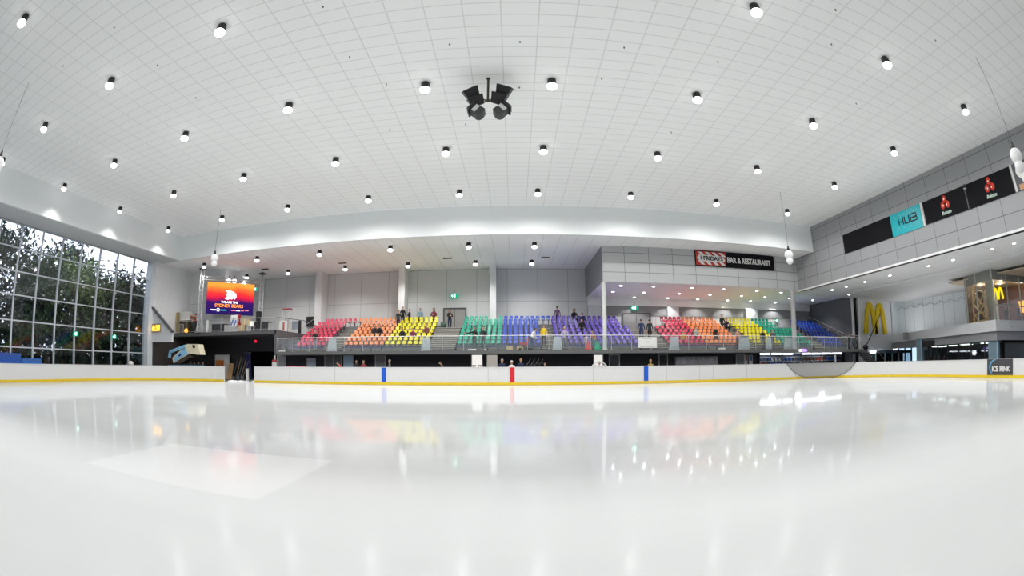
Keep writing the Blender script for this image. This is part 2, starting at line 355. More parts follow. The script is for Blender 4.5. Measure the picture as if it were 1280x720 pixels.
def tree(x, y, h, r, leaf, label, n=1500, base=.25, lean=0.0, cat='tree', sz=.22):
    rnd = random.Random(int(x*100)+int(y*7))
    t = thing('tree', label, cat, (x, y, -.4), 0, 'trees outside the tall window')
    tr = MB(); top = Vector((x+lean, y+lean*.6, h*.9))
    mid = Vector((x+lean*.4+rnd.uniform(-.3,.3), y, h*.45))
    tr.tube((x,y,-.4), mid, .16, BARK, 7, .11); tr.tube(mid, top, .11, BARK, 7, .03)
    tips = []
    for k in range(11):
        f = rnd.uniform(.3, .95); b0 = mid.lerp(top, (f-.3)/.65) if f > .45 else Vector((x,y,0)).lerp(mid, f/.45)
        a = rnd.uniform(0, 2*PI); l = r*rnd.uniform(.5, 1.0)
        e = b0+Vector((math.cos(a)*l, math.sin(a)*l, rnd.uniform(.2,1.2))); tips.append(e); tr.tube(b0, e, .05, BARK, 5, .015)
    tr.build('trunk', t)
    fo = MB(); vs, fs = [], []
    tips += [top]*2
    for k in range(n):
        c = rnd.choice(tips); u = Vector((rnd.gauss(0,1), rnd.gauss(0,1), rnd.gauss(0,.8)))
        p = c+u*r*.30
        if p.z < h*base: p.z = h*base+rnd.uniform(0, 1.2)
        if p.x > XWIN-.6: p.x = XWIN-.6-rnd.random()
        a = Vector((rnd.uniform(-1,1), rnd.uniform(-1,1), rnd.uniform(-1,.4))).normalized(); b = a.orthogonal().normalized(); l = sz*rnd.uniform(.6,1.5)
        i = len(vs); vs += [p-a*l, p+b*l*.38, p+a*l, p-b*l*.38]; fs.append((i,i+1,i+2,i+3))
    fo.add(vs, fs, leaf); fo.build('foliage', t)
TL = [('tall dark gum tree outside the far end of the window',-37.2,31.5,9.6,3.0,0,1900,.26),('broad green tree outside the window behind the second mullion from its far end',-36.4,27.0,8.6,2.7,1,1900,.24),
 ('dark bushy tree outside the window by the right green exit sign',-38.6,34.2,8.6,3.2,0,1700,.28),('light green leafy tree outside the window above the left green exit sign',-35.8,22.9,9.4,2.5,2,1700,.22),
 ('tall grey green gum behind the light green tree outside the window',-39.6,25.6,11.5,2.8,3,1700,.26),('broad green tree outside the window left of the light green one',-35.6,18.8,9.0,2.7,1,1900,.24),
 ('grey green tree with a high crown outside the window left half',-37.0,15.0,10.6,2.6,3,1500,.24),('tall dark tree outside the window above the blue padded blocks',-36.2,11.2,10.6,2.9,0,1800,.26),
 ('dense dark tree behind the others outside the window middle',-42.5,29.5,7.8,3.8,0,2300,.38),('tall green tree outside the window at the left picture edge',-36.3,7.2,10.5,2.9,1,1700,.26),
 ('dense dark tree behind the broad green one outside the window',-42.0,21.0,7.4,3.8,0,2300,.38),('dark tree farthest back outside the right end of the window',-42.0,39.0,9.2,3.8,0,2200,.36),('dense dark tree behind the left window bays',-42.0,13.5,7.2,3.6,0,2200,.38)]
for lb, x, y, h, r, li, n, z_ in TL: tree(x, y, h, r, LEAF[li], lb, n, sz=z_, base=.12)
hd = MB(); rnd = random.Random(3); vs, fs = [], []
for k in range(16000):
    p = Vector((rnd.uniform(-45,-33.6), rnd.uniform(0,46), abs(rnd.gauss(0,2.3))-.3)); a = Vector((rnd.uniform(-1,1), rnd.uniform(-1,1), rnd.uniform(-1,1))).normalized(); b = a.orthogonal().normalized(); l = rnd.uniform(.2,.45)
    i = len(vs); vs += [p-a*l, p+b*l*.4, p+a*l, p-b*l*.4]; fs.append((i,i+1,i+2,i+3))
hd.add(vs, fs, LEAF[0]); tag(hd.build('undergrowth'), 'dark undergrowth and shrubs along the foot of the trees outside the window', 'undergrowth', kind='stuff')
w = bpy.data.worlds.new('sky'); sc.world = w; w.use_nodes = True
bg = w.node_tree.nodes['Background']; bg.inputs[0].default_value = (.80,.86,1.0,1); bg.inputs[1].default_value = 1.9

def pt_light(x, y, z, e, col=(1,.85,.65), r=.15):
    l = bpy.data.lights.new('cafe_light', 'POINT'); l.energy = e; l.color = col; l.shadow_soft_size = r; o = bpy.data.objects.new('cafe_light', l); COL.objects.link(o); o.location = (x,y,z)
# ------------------------------------------------------------------ ceiling lamps
LAMPC = mat('lamp_housing', (.02,.02,.022), .4)
BULB = emat('lamp_glow', (1,.985,.96), 3.5)
def lamp_proto(z):
    t = thing('ceiling_lamp', 'x', 'ceiling lamp', (0,0,z), 0)
    MB().lathe([(.0,0),(.15,0),(.17,-.04),(.18,-.22),(.20,-.28),(.0,-.28)], LAMPC, (0,0,z)).build('housing', t)
    MB().lathe([(.0,-.282),(.18,-.282),(.21,-.33),(.20,-.40),(.14,-.46),(.0,-.48)], BULB, (0,0,z)).build('globe', t)
    return t
def spot(x, y, z, power, size=R(100), blend=.35, name='lamp_light', rad=.18):
    l = bpy.data.lights.new(name, 'SPOT'); l.energy = power; l.spot_size = size; l.spot_blend = blend; l.shadow_soft_size = rad; l.color = (1,.985,.965)
    o = bpy.data.objects.new(name, l); COL.objects.link(o); o.location = (x, y, z); return o
LX = (-27.66,-21.55,-15.55,-9.45,-3.42,1.5,7.5,13.65,19.76)
LY = (27.37,21.25,15.17,9.16,3.16)
ROWN = ('row nearest the far white bulkhead','second row from the far white bulkhead','third row from the far white bulkhead','fourth row from the far white bulkhead','fifth row from the far bulkhead')
first = None
KM, KL = 355, 540
for r, y in enumerate(LY):
    for c, x in enumerate(LX):
        lab = f'globe lamp on high ceiling, {ROWN[r]}, {nth(c+1)} from left'
        if first is None: first = lamp_proto(ZC); first.matrix_world = Matrix.Translation((x,y,ZC)); first['label'] = lab; first['group'] = 'lamps on the high ceiling'
        else: copy_tree(first, Matrix.Translation((x,y,ZC)), lab)
        spot(x, y, ZC-.55, KM*(.6 if c == 0 else 1)*(.7 if r == 4 else 1), R(100) if c == 0 else R(174), .6 if c == 0 else .45)
LL = [(-27.2,32.6),(-21.1,32.6),(-15.1,32.6),(-9.2,32.6),(-3.3,32.6),(1.48,32.7),(-21.1,38.5),(-26.3,38.9),(-15.1,38.5),(-9.2,38.5),(-3.3,38.5),(1.48,38.5)]
for i, (x, y) in enumerate(LL):
    row = 'front row over the stand' if y < 35 else 'rear row over the stand'
    k = sorted(a for a, b in LL if (b < 35) == (y < 35)).index(x)+1
    copy_tree(first, Matrix.Translation((x,y,ZL)), f'globe lamp on the low ceiling, {row}, {nth(k)} from left', 'lamps on the low ceiling')
    spot(x, y, ZL-.55, KL*(.3 if x < -25 else 1), R(140), .75)
# round downlights in the two soffits
DLG = emat('downlight_glow', (.97,.98,1), 16.0)
def downlight(x, y, z, lab, grp, power):
    t = thing('downlight', lab, 'downlight', (x,y,z), 0, grp)
    MB().lathe([(.10,-.002),(.17,-.002),(.17,-.02),(.13,-.03),(.10,-.002)], WHITE, (x,y,z)).build('trim_ring', t)
    MB().lathe([(0,-.022),(.115,-.022),(.10,-.04),(0,-.045)], DLG, (x,y,z)).build('lens', t)
    spot(x, y, z-.06, power, R(115), .5, rad=.1)
bxs = [(8.27,34.8),(10.97,34.8),(14.3,34.85),(17.3,34.85),(20.65,34.8),(23.35,34.85),(8.27,37.8),(11.04,37.85),(14.36,37.95),(17.41,38.0),(20.73,37.95),(23.43,38.0),(26.4,37.9),(29.57,38.0),(10.93,40.75),(14.24,40.8),(17.4,40.95),(20.73,41),(23.42,40.95),(26.66,41.1)]
for x, y in bxs:
    rw = 'front' if y < 36 else 'middle' if y < 40 else 'rear'
    k = sorted(a for a, b in bxs if abs(b-y) < 1).index(x)+1
    downlight(x, y, 7.44, f'round downlight under the grey box, {rw} row, {nth(k)} from left', 'downlights under the grey box', 270)
rs = [(26.6,31.1),(26.65,29.1),(26.65,26.6),(26.6,23.5),(26.65,19.35),(26.65,16.9),(26.5,13.2),(26.5,11.3),(26.6,6.5),(26.6,2.5)]
for k, (x, y) in enumerate(rs):
    downlight(x, y, ZS, f'round downlight in the soffit below the signs, {nth(k+1)} from the stand corner', 'downlights below the sign wall', 330)
downlight(29.6, 32.0, ZS-.1, 'round downlight in the soffit near the yellow arches, nearest the stand stairs', 'downlights below the sign wall', 420)
for k, (x, y) in enumerate(((38.0,31.5),(36.8,28.2),(35.6,24.6),(34.7,22.0))):  # strip lights added to brighten the pale panelled wall, hidden by the parapet
    t = thing('gallery_fill_light', f'strip uplight added on the gallery floor, unseen behind the parapet, {nth(k+1)} from the yellow arches', 'fill_light', (x,y,3.36), 0, 'added fill lights behind the gallery parapet')
    MB().box((x-.12,y-.6,3.36),(x+.12,y+.6,3.44), WHITE).build('housing', t); MB().box((x-.08,y-.55,3.44),(x+.08,y+.55,3.47), emat('fill_light_glow',(1,.98,.95),6)).build('tube', t)
    l = bpy.data.lights.new('fill_light', 'AREA'); l.shape = 'RECTANGLE'; l.size = .2; l.size_y = 1.1; l.energy = 24; o = bpy.data.objects.new('fill_light', l); COL.objects.link(o); o.location = (x,y,3.5); o.rotation_euler = (PI,0,0)
# hanging twin globes
def pendant(x, y, z, lab):
    t = thing('pendant_globe', lab, 'hanging globe', (x,y,ZC), 0, 'twin globes on long cords')
    MB().tube((x,y,ZC),(x,y,z+.55), .012, mat('cord', (.12,.12,.12), .6), 5).build('cord', t)
    MB().lathe([(0,.62),(.05,.6),(.09,.42),(.11,.30),(0,.28)], LAMPC, (x,y,z)).build('cap', t)
    MB().ball((x,y,z+.05), .30, WHITE, 12).ball((x+.03,y,z-.34), .24, WHITE, 12).build('globe', t)
pendant(17.25,24.39,8.0,'white twin globe on a long cord left of the right sign wall')
pendant(17.14,6.06,8.05,'white twin globe on a long cord before the right edge poster')
pendant(-20.78,26.06,8.65,'white twin globe on a long cord by the lit screen')
pendant(-19.17,6.14,8.6,'white twin globe on a long cord at the far left')
# small vents in the low ceiling
for x, y, lab, mt in ((-5.57,37.33,'dark red slot vent in the low ceiling left of the middle pilaster',mat('vent_red',(.12,.02,.015),.6)),(2.6,37.45,'dark red slot vent in the low ceiling beside the grey box',MATS['vent_red']),
                   (-14.94,37.33,'mustard slot vent in the low ceiling above the orange seats',mat('vent_mustard',(.30,.18,.02),.6)),(-23.08,37.3,'dark red slot vent in the low ceiling near the lit screen',MATS['vent_red'])):
    t = thing('ceiling_vent', lab, 'vent', (x,y,ZL)); MB().box((x-.36,y-.12,ZL-.05),(x+.36,y+.12,ZL), mt).build('vent_body', t)
    mm = MB()
    for k in range(4): mm.box((x-.33,y-.10+.055*k,ZL-.06),(x+.33,y-.075+.055*k,ZL-.045), BLACK)
    mm.build('slots', t)

SPR = MB().lathe([(0,0),(.032,0),(.032,-.012),(.012,-.02),(.012,-.05),(.03,-.055),(0,-.06)], DGREY, n=8).mesh('ceiling_sprinkler')
for k, (px_, py_) in enumerate(((79,82),(143,34),(197,81),(245,122),(404,8),(437,71),(483,105),(487,162),(562,55),(582,155),(649,109),(650,52),(752,98),(780,59),(839,165),(897,77),(1039,55),(1044,12),(1052,157),(1070,129),(1169,50))):
    o = bpy.data.objects.new('ceiling_sprinkler', SPR); COL.objects.link(o); o.location = P(px_, py_, Z=ZC); tag(o, f'tiny dark sprinkler head on the tiled high ceiling, {nth(k+1)} from left', 'sprinkler', 'sprinkler heads on the high ceiling')

# ------------------------------------------------------------------ speaker cluster
sx, sy = -.95, 15.1
t = thing('speaker_pole', 'tan steel drop pole carrying the black speakers at the ceiling middle', 'pole', (sx,sy,ZC))
PO = mat('pole_bronze', (.07,.06,.035), .5, .4)
MB().tube((sx,sy,ZC),(sx,sy,11.15), .045, PO, 8).lathe([(0,0),(.08,0),(.08,-.03),(0,-.03)], PO, (sx,sy,ZC)).build('drop_tube', t)
MB().path([(sx,sy,11.2),(sx-.62,sy,11.42)], .03, PO).path([(sx,sy,11.2),(sx+.62,sy,11.45)], .03, PO).path([(sx,sy,11.2),(sx-.42,sy,11.0)], .03, PO).path([(sx,sy,11.2),(sx+.42,sy,11.02)], .03, PO).path([(sx-.42,sy,11.0),(sx-.35,sy,10.75)], .025, PO).path([(sx+.42,sy,11.02),(sx+.35,sy,10.75)], .025, PO).build('bracket_arm', t)
SPK = mat('speaker_black', (.018,.018,.02), .5); GRL = mat('speaker_grille', (.06,.06,.062), .7, var=.4, scale=60)
def speaker(px, py, ang, lab, w=.62, h=.42):
    c = P(px, py, Y=sy); M = Matrix.Translation(c) @ Matrix.Rotation(R(ang), 4, 'Y') @ Matrix.Rotation(R(-62), 4, 'X')
    t = thing('loudspeaker', lab, 'loudspeaker', c, 0, 'black box speakers at the ceiling middle')
    a, b, d = w/2, h/2, .20
    vs = [(-a,-d,-b),(a,-d,-b),(a,-d,b),(-a,-d,b),(-a*.72,d,-b*.75),(a*.72,d,-b*.75),(a*.72,d,b*.75),(-a*.72,d,b*.75)]
    MB().add([M @ Vector(v) for v in vs], [(0,1,2,3),(7,6,5,4),(0,4,5,1),(1,5,6,2),(2,6,7,3),(3,7,4,0)], SPK).build('cabinet', t)
    MB().box((-a+.03,-d-.015,-b+.03),(a-.03,-d+.005,b-.03), GRL, M).build('grille', t)
    s = -1 if ang < 0 else 1
    MB().box((s*a*.55-.05,-d-.03,-.04),(s*a*.55+.05,-d-.012,.02), OFFW, M).build('horn_mouth', t)
speaker(589.5,116.5,-28,'black box speaker at ceiling middle, upper left of the cluster'); speaker(595.5,126.5,-25,'black box speaker at ceiling middle, lower left of the cluster')
speaker(629.5,113.5,22,'black box speaker at ceiling middle, upper right of the cluster'); speaker(623.5,123,20,'black box speaker at ceiling middle, lower right of the cluster')
for s, pa, pb, lab in ((-1,(588,134),(603,143),'grey curved horn speaker hanging lowest on the left of the cluster'),(1,(635,132),(620,143),'grey curved horn speaker hanging lowest on the right of the cluster')):
    a, b = P(*pa, Y=sy), P(*pb, Y=sy); t = thing('hanging_horn_speaker', lab, 'loudspeaker', a); d = (b-a).normalized(); n = Vector((0,1,0)); u = d.cross(n)
    if u.z > 0: u = -u
    L = (b-a).length
    poly = [a-u*.17, b-u*.17, b+d*.05+u*.02]+[b-d*(L*.5)*(k/5)+u*(.17+.06*math.sin(PI*k/5)) for k in range(5)]+[a+u*.20]
    MB().prism([p-n*.22 for p in poly], n*.44, mat('horn_grey', (.05,.052,.054), .6, var=.3, scale=40)).build('horn_body', t)
    MB().prism([a+d*.20-u*.15-n*.24, a+d*.36-u*.15-n*.24, a+d*.36+u*.17-n*.24, a+d*.20+u*.17-n*.24], n*.03, OFFW).build('label_plate', t)
    MB().ribbon([a+d*.14-u*.26, a+d*.14+u*.28], .05, .5, BLACK, n).build('strap', t)

# ------------------------------------------------------------------ signs
def signbase(name, label, lo, hi, mt, frame=None):
    t = thing(name, label, 'sign', ((lo[0]+hi[0])/2, (lo[1]+hi[1])/2, lo[2]))
    MB().box(lo, hi, mt).build('panel', t)
    return t
WTXT = mat('sign_letter_white', (.78,.78,.76), .5); DTXT = mat('sign_letter_dark', (.02,.025,.03), .5)
# bar & restaurant sign
fx0, fx1, fz0, fz1, fy = 14.14, 21.75, 8.95, 10.18, 33.22
t = signbase('restaurant_sign', 'long black bar and restaurant sign with red and white striped end on grey box', (fx0,fy,fz0), (fx1,33.34,fz1), SIGNBLK)
MB().box((fx0+.05,fy-.02,fz0+.05),(fx0+2.75,fy+.01,fz1-.05), mat('sign_red', (.50,.04,.03), .5)).build('red_end', t)
st = MB()
for k in range(4):
    x = fx0+.22+k*.62
    st.prism([(x,fy-.03,fz1-.10),(x+.32,fy-.03,fz1-.10),(x+.72,fy-.03,fz1-.42),(x+.40,fy-.03,fz1-.42)], (0,.012,0), WTXT)
    st.prism([(x-.02,fy-.03,fz0+.40),(x+.30,fy-.03,fz0+.40),(x+.62,fy-.03,fz0+.10),(x+.30,fy-.03,fz0+.10)], (0,.012,0), WTXT)
st.build('stripes', t)
MB().prism([(fx0+.12,fy-.04,fz0+.62),(fx0+.32,fy-.04,fz1-.34),(fx0+2.45,fy-.04,fz1-.40),(fx0+2.70,fy-.04,fz0+.52),(fx0+2.5,fy-.04,fz0+.36),(fx0+.35,fy-.04,fz0+.34)], (0,.012,0), WTXT).build('white_field', t)
text('letters', 'FRIDAYS', DTXT, t, face_cam(fx0+1.58, fy-.055, (fz0+fz1)/2), w=1.75, h=.34, bold=.025)
text('letters', 'TGI', DTXT, t, Matrix.Translation((fx0+.52, fy-.055, (fz0+fz1)/2)) @ Matrix.Rotation(PI/2, 4, 'X') @ Matrix.Rotation(PI/2, 4, 'Z'), w=.32, h=.14, bold=.02)
text('letters', 'BAR & RESTAURANT', WTXT, t, face_cam(fx0+5.05, fy-.02, fz0+.60), w=4.3, h=.46, bold=.02)
for k, a in enumerate((2.9+1.3, 3.3+1.3)): pass
# signs on the right wall (facing -X): u runs towards -Y
def rsign(y0, y1, z0, z1, name, label, mt): return signbase(name, label, (XR-.06, min(y0,y1), z0), (XR, max(y0,y1), z1), mt)
def face_right(y, z): return Matrix.Translation((XR-.075, y, z)) @ Matrix.Rotation(-PI/2, 4, 'Z') @ Matrix.Rotation(PI/2, 4, 'X')
rsign(26.25,20.62,9.16,10.58,'blank_sign','blank black sign panel on right wall, left of the teal sign',SIGNBLK)
t = rsign(20.58,17.5,9.15,10.6,'teal_sign','teal sign with dark outlined letters on the right wall',TEAL)
hub = MB(); hx = XR-.085
def stroke(pts, r=.035):
    hub.path([(hx, y, z) for y, z in pts], r, DTXT, 6)
yc, zc = 19.0, 9.92
stroke([(yc+.75,zc+.28),(yc+.75,zc-.22)]); stroke([(yc+.75,zc),(yc+.32,zc)]); stroke([(yc+.32,zc+.28),(yc+.32,zc-.22)])
stroke([(yc+.15,zc+.25),(yc+.15,zc-.2),(yc-.28,zc-.2),(yc-.28,zc+.25)])
stroke([(yc-.45,zc+.25),(yc-1.0,zc+.25),(yc-1.05,zc+.05),(yc-.45,zc+.02),(yc-1.05,zc),(yc-1.05,zc-.2),(yc-.45,zc-.2),(yc-.45,zc+.25)])
hub.build('letters', t)
dots = MB(); rnd = random.Random(5)
for k in range(26):
    y, z = yc+rnd.uniform(-1.3,1.3), rnd.choice((10.28,10.36,9.45,9.55))+rnd.uniform(-.08,.08); dots.box((XR-.068,y-.03,z-.02),(XR-.058,y+.03,z+.02), mat('teal_light', (.25,.62,.68), .5))
dots.build('dots', t)
MB().box((XR-.07,17.28,9.15),(XR-.0,17.46,10.62), OFFW).build('divider_strip', t)
REDG = mat('logo_red', (.55,.04,.02), .25)
for y0, y1, lab in ((17.2,13.3,'black sign with three red ovals on right wall, next to the teal sign'),(13.24,9.38,'black sign with three red ovals on right wall, next to the poster')):
    t = rsign(y0,y1,9.2,10.58,'oval_logo_sign',lab,SIGNBLK); yc = (y0+y1)/2-.05; zc = 9.9; lg = MB()
    for dy, dz in ((0,.30),(.22,-.06),(-.22,-.06)):
        lg.ball((XR-.07,yc+dy,zc+dz+.08), .19, REDG, 12, .25, .95, 1.15); lg.ball((XR-.112,yc+dy*.75,zc+dz+.06), .05, WTXT, 8, .25, 1, 1)
    lg.build('oval_logo', t); text('letters', 'Rukoze', mat('pale_green', (.55,.68,.60), .5), t, face_right(yc-.02, zc-.42), w=.82, h=.2, bold=.02, shear=.2)
    MB().box((XR-.085,y1-.03,9.2),(XR-.0,y1+.03,10.58), mat('sign_frame', (.10,.10,.10), .5)).build('frame_edge', t)
t = rsign(9.2,4.9,9.2,10.6,'poster','dark framed poster with white round figure at the right picture edge',mat('poster_dark',(.08,.085,.10),.5))
MB().box((XR-.085,9.2,9.2),(XR-.0,9.36,10.62), OFFW).build('divider_strip', t)
MB().ball((XR-.065,8.5,10.15), .5, WTXT, 14, .05, 1, .8).ball((XR-.085,8.35,9.75), .32, WTXT, 14, .07, 1, 1).box((XR-.07,7.4,9.22),(XR-.05,9.0,9.5), mat('poster_tan', (.50,.28,.14), .6)).build('printed_figure', t)
lt = thing('wall_spotlight', 'small black spotlight in front of the black sign with red ovals', 'spotlight', (XR-.5,13.0,10.35))
MB().tube((XR-.06,13.0,10.45),(XR-.5,13.0,10.38), .02, BLACK).build('arm', lt); MB().lathe([(0,.16),(.09,.14),(.14,-.08),(0,-.06)], BLACK, (XR-.5,13.0,10.3)).build('shade', lt); MB().lathe([(0,-.07),(.12,-.085),(0,-.12)], OFFW, (XR-.5,13.0,10.3)).build('lamp_face', lt)
# golden arches on the return wall
def arches(cx, y, z0, w, h, d, parent, mt, th):
    for s in (-1, 1):
        pts, ws = [], []
        for k in range(25):
            u = -1+2*k/24; x = cx+s*w/4+u*w*.235; z = z0+h*(1-abs(u)**2.3); pts.append((x, y, z)); ws.append(th*(1.05 if abs(u) > .5 else .85+.2*abs(u)))
        MB().ribbon(pts, ws, d, mt).build('arch', parent)
t = thing('arch_sign', 'large golden double arch letter sign on the pale wall right of the stand', 'sign', (35.5,34.25,3.95))
arches(35.55, 34.28, 3.95, 3.3, 2.85, .22, t, GOLD, .52)

# ------------------------------------------------------------------ rink boards
pth = board_path()
def cum(p):
    s = [0]
    for a, b in zip(p, p[1:]): s.append(s[-1]+math.dist(a, b))
    return s
S = cum(pth)
def at_s(s, off=0.0):
    s = min(max(s, 0), S[-1]-1e-6)
    i = max(k for k in range(len(S)) if S[k] <= s); i = min(i, len(pth)-2); f = (s-S[i])/(S[i+1]-S[i])
    a, b = Vector(pth[i]), Vector(pth[i+1]); p = a.lerp(b, f); d = (b-a).normalized(); n = Vector((-d.y, d.x))   # n: out of the rink
    return p+n*off
def s_of_x(x): # arclength on the straight far side
    return next(S[i]+(x-pth[i][0]) for i in range(len(pth)-1) if abs(pth[i][1]-30.3) < 1e-6 and abs(pth[i+1][1]-30.3) < 1e-6 and pth[i][0] <= x <= pth[i+1][0]+1e-9)
def s_of_px(px, py=460):
    d = ray(px, py); best = min(range(4001), key=lambda k: abs(math.atan2(at_s(S[-1]*k/4000).x, at_s(S[-1]*k/4000).y)-math.atan2(d.x, d.y)) + (10 if at_s(S[-1]*k/4000).y < -1 else 0))
    return S[-1]*best/4000
def wallstrip(s0, s1, o0, o1, z0, z1, mt, mb=None):
    ss = [s0]+[s for s in S if s0 < s < s1]+[s1]; mb = mb or MB(); vs = []
    for s in ss:
        a, b = at_s(s, o0), at_s(s, o1); vs += [(a.x,a.y,z0),(b.x,b.y,z0),(b.x,b.y,z1),(a.x,a.y,z1)]
    n = len(ss); fs = [(4*i+k, 4*i+(k+1)%4, 4*i+4+(k+1)%4, 4*i+4+k) for i in range(n-1) for k in range(4)]+[(0,1,2,3), (4*n-1,4*n-2,4*n-3,4*n-4)]
    return mb.add(vs, fs, mt)
BH = 1.18
sg0, sg1 = s_of_x(-22.5), s_of_x(-19.45)
def boards(label, s0, s1, name='dasher_boards'):
    a = at_s((s0+s1)/2); t = thing(name, label, 'rink boards', (a.x,a.y,0))
    wallstrip(s0, s1, 0, .12, 0, BH, BOARD).build('panel', t)
    wallstrip(s0, s1, -.02, .0, 0.02, .19, YELLOW).build('kick_strip', t)
    wallstrip(s0, s1, -.03, .20, BH, BH+.03, mat('cap_rail', (.70,.71,.72), .4)).build('top_rail', t)
    return t
bl = boards('white rink boards with yellow kick strip left of the gate gap', 0, sg0)
br = boards('long white rink boards with yellow kick strip right of the gate gap', sg1, S[-1])
for x, mt, nm in ((-8.84,BLUE,'blue_marking'),(8.86,BLUE,'blue_marking'),(-.18,RED,'red_marking')):
    s = s_of_x(x); wallstrip(s-.16, s+.16, -.012, .0, .20 if mt is BLUE else .03, BH+.032, mt).build(nm, br)
jt = MB()
for x in (-1.75,-1.1,10.35,12.9,13.95,5.2,-12.5,-16.2,16.8): 
    s = s_of_x(x); wallstrip(s-.012, s+.012, -.003, .0, .19, BH, mat('joint_grey', (.35,.35,.36), .6), jt)
jt.build('panel_joint', br)
# near boards behind the camera
wallb = MB().box((CXL,-4.2,0),(CXR,-4.0,BH), BOARD); tag(wallb.build('near_boards'), 'white rink boards on the near side behind the viewer', 'rink boards')
# ice rink sign on the right end boards
t = thing('rink_sign', 'dark grey sign panel with white letters on the boards at right', 'sign', (CXR-.03,15.4,.2))
yA, yB = P(1234,459,X=CXR-.03).y, P(1266,459,X=CXR-.03).y
MB().box((CXR-.04,yB,.19),(CXR-.0,yA,BH+.02), mat('rink_sign_grey', (.055,.055,.06), .5)).build('panel', t)
ym = (yA+yB)/2
def face_l(y, z): return Matrix.Translation((CXR-.05, y, z)) @ Matrix.Rotation(-PI/2, 4, 'Z') @ Matrix.Rotation(PI/2, 4, 'X')
text('letters', 'ICE RINK', WTXT, t, face_l(ym-.12, .58), w=1.75, h=.34, bold=.03)
arcp = [(CXR-.05, ym+.55+.55*math.cos(a), .68+.42*math.sin(a)) for a in [R(50)-R(190)*0+R(210)*k/20-R(10) for k in range(21)]]
arcp = [(CXR-.05, ym+.50-.42*math.cos(R(100)+R(160)*k/20)*-1, .68+.48*math.sin(R(100)+R(160)*k/20)) for k in range(21)]
arcp = [(CXR-.05, ym+.38+.60*math.cos(R(-60)+R(150)*k/20), .66+.50*math.sin(R(-60)+R(150)*k/20)) for k in range(21)]
MB().ribbon(arcp, [.03+.09*math.sin(PI*k/20) for k in range(21)], .01, mat('arc_blue', (.12,.35,.60), .5), Vector((1,0,0))).build('arc_logo', t)
# net draped over the right corner of the boards
sa, sb = s_of_px(983), s_of_px(1070)
def netf(u, v):
    s = sa+(sb-sa)*u; depth = (1-abs(2*u-1)**3.2); z = BH+.05-(BH+.02)*v*depth; off = -.05-.22*math.sin(PI*min(1,v*1.0)*.9)*depth
    p = at_s(s, off); return (p.x, p.y, z)
t = thing('safety_net', 'grey safety net sagging in a bowl shape in front of the boards', 'net', at_s((sa+sb)/2).to_3d())
MB().grid(netf, 30, 10, NET).build('mesh_panel', t)
MB().path([netf(k/30, 1) for k in range(31)], .022, mat('net_rope', (.10,.10,.10), .7), 5).build('bottom_rope', t)
MB().path([netf(k/30, 0) for k in range(31)], .022, MATS['net_rope'], 5).build('top_rope', t)
# bits of snow in the gate gap and the rubber behind it
sn = MB(); rnd = random.Random(11)
for k in range(26):
    x, y = rnd.uniform(-22.3,-19.9), 30.75+rnd.uniform(-.1,.35); sn.ball((x,y,0), rnd.uniform(.10,.26), mat('scraped_snow', (.85,.87,.88), .8), 7, 1.3, 1, .5)
tag(sn.build('scraped_snow'), 'heap of scraped snow across the gate gap in the boards', 'snow', kind='stuff')
struct(MB().box((-24,30.2,-.03),(-19,36.6,.012), mat('gate_floor', (.35,.36,.37), .6)).build('floor_gate'))

# ------------------------------------------------------------------ stand: platform, terraces, stairs
D0, DEP, RISE = 34.3, .8, .346
def tz(k): return PLZ+.02+RISE*k
struct(MB().box((-19.0,33.0,2.14),(31.9,34.3,PLZ), mat('platform_edge', (.13,.135,.135), .7)).build('floor_platform'))
struct(MB().box((-19.0,34.3,2.10),(31.9,YB,2.3), DGREY).build('floor_platform_under'))
SEGS = [(-18.9,-15.1,8),(-13.6,-6.5,8),(-4.4,2.0,8),(3.05,9.1,8),(13.2,18.8,8),(19.9,25.3,8),(28.0,31.6,8),(9.1,9.7,5),(11.95,13.2,5),(25.3,26.6,5)]
TER = mat('terrace_riser', (.15,.15,.16), .8); TERT = mat('terrace_tread', (.33,.33,.33), .8)
for i, (a, b, n) in enumerate(SEGS):
    tm = MB()
    for k in range(n):
        y0 = D0+DEP*k; y1 = YB if k == n-1 else y0+DEP; z = tz(k); tm.box((a,y0,2.2),(b,y1,z-.03), TER); tm.box((a,y0,z-.03),(b,y1,z), TERT)
    struct(tm.build(f'floor_terrace_{i+1}'))
def stairs(x0, x1, ztop, label, ytop, land_to=None, land=None):
    t = thing('staircase', label, 'stairs', ((x0+x1)/2, 33.9, PLZ)); n = round((ztop-PLZ)/.173); st, no = MB(), MB(); dy = (ytop-33.9)/n
    for k in range(n):
        y = 33.9+dy*k; z = PLZ+.173*(k+1)
        st.box((x0+.01,y,PLZ-.05),(x1-.01,ytop,z-.035), RISER); no.box((x0+.01,y-.03,z-.04),(x1-.01,y+dy+.0,z), TREAD)
    st.build('riser', t); no.build('tread', t)
    if land_to: 
        a, b = land or (x0, x1); struct(MB().box((a,ytop,2.3),(b,land_to,PLZ+.173*n), CONC).build('floor_landing'))
    return t
stairs(-15.1,-13.6,tz(6),'narrow stairs between the red and the left orange seats',39.9)
struct(MB().box((-15.1,39.9,2.3),(-13.6,YB,tz(7)), TER).build('floor_terrace_11'))
stairs(-6.5,-4.45,tz(6)-.02,'wide stairs between the left yellow and left green seats',38.4,YB)
stairs(2.0,3.05,tz(6),'narrow stairs between the blue and the purple seats',39.9)
struct(MB().box((2.0,39.9,2.3),(3.05,YB,tz(7)), TER).build('floor_terrace_12'))
stairs(9.7,11.95,tz(5),'stairs behind the white banner between purple and pink seats',38.3,YB,(9.1,13.2))
stairs(18.8,19.9,tz(7),'narrow stairs between the right orange and right yellow seats',40.7,YB)
stairs(26.6,28.0,tz(7),'stairs between the right green and right blue seats',40.7,YB)
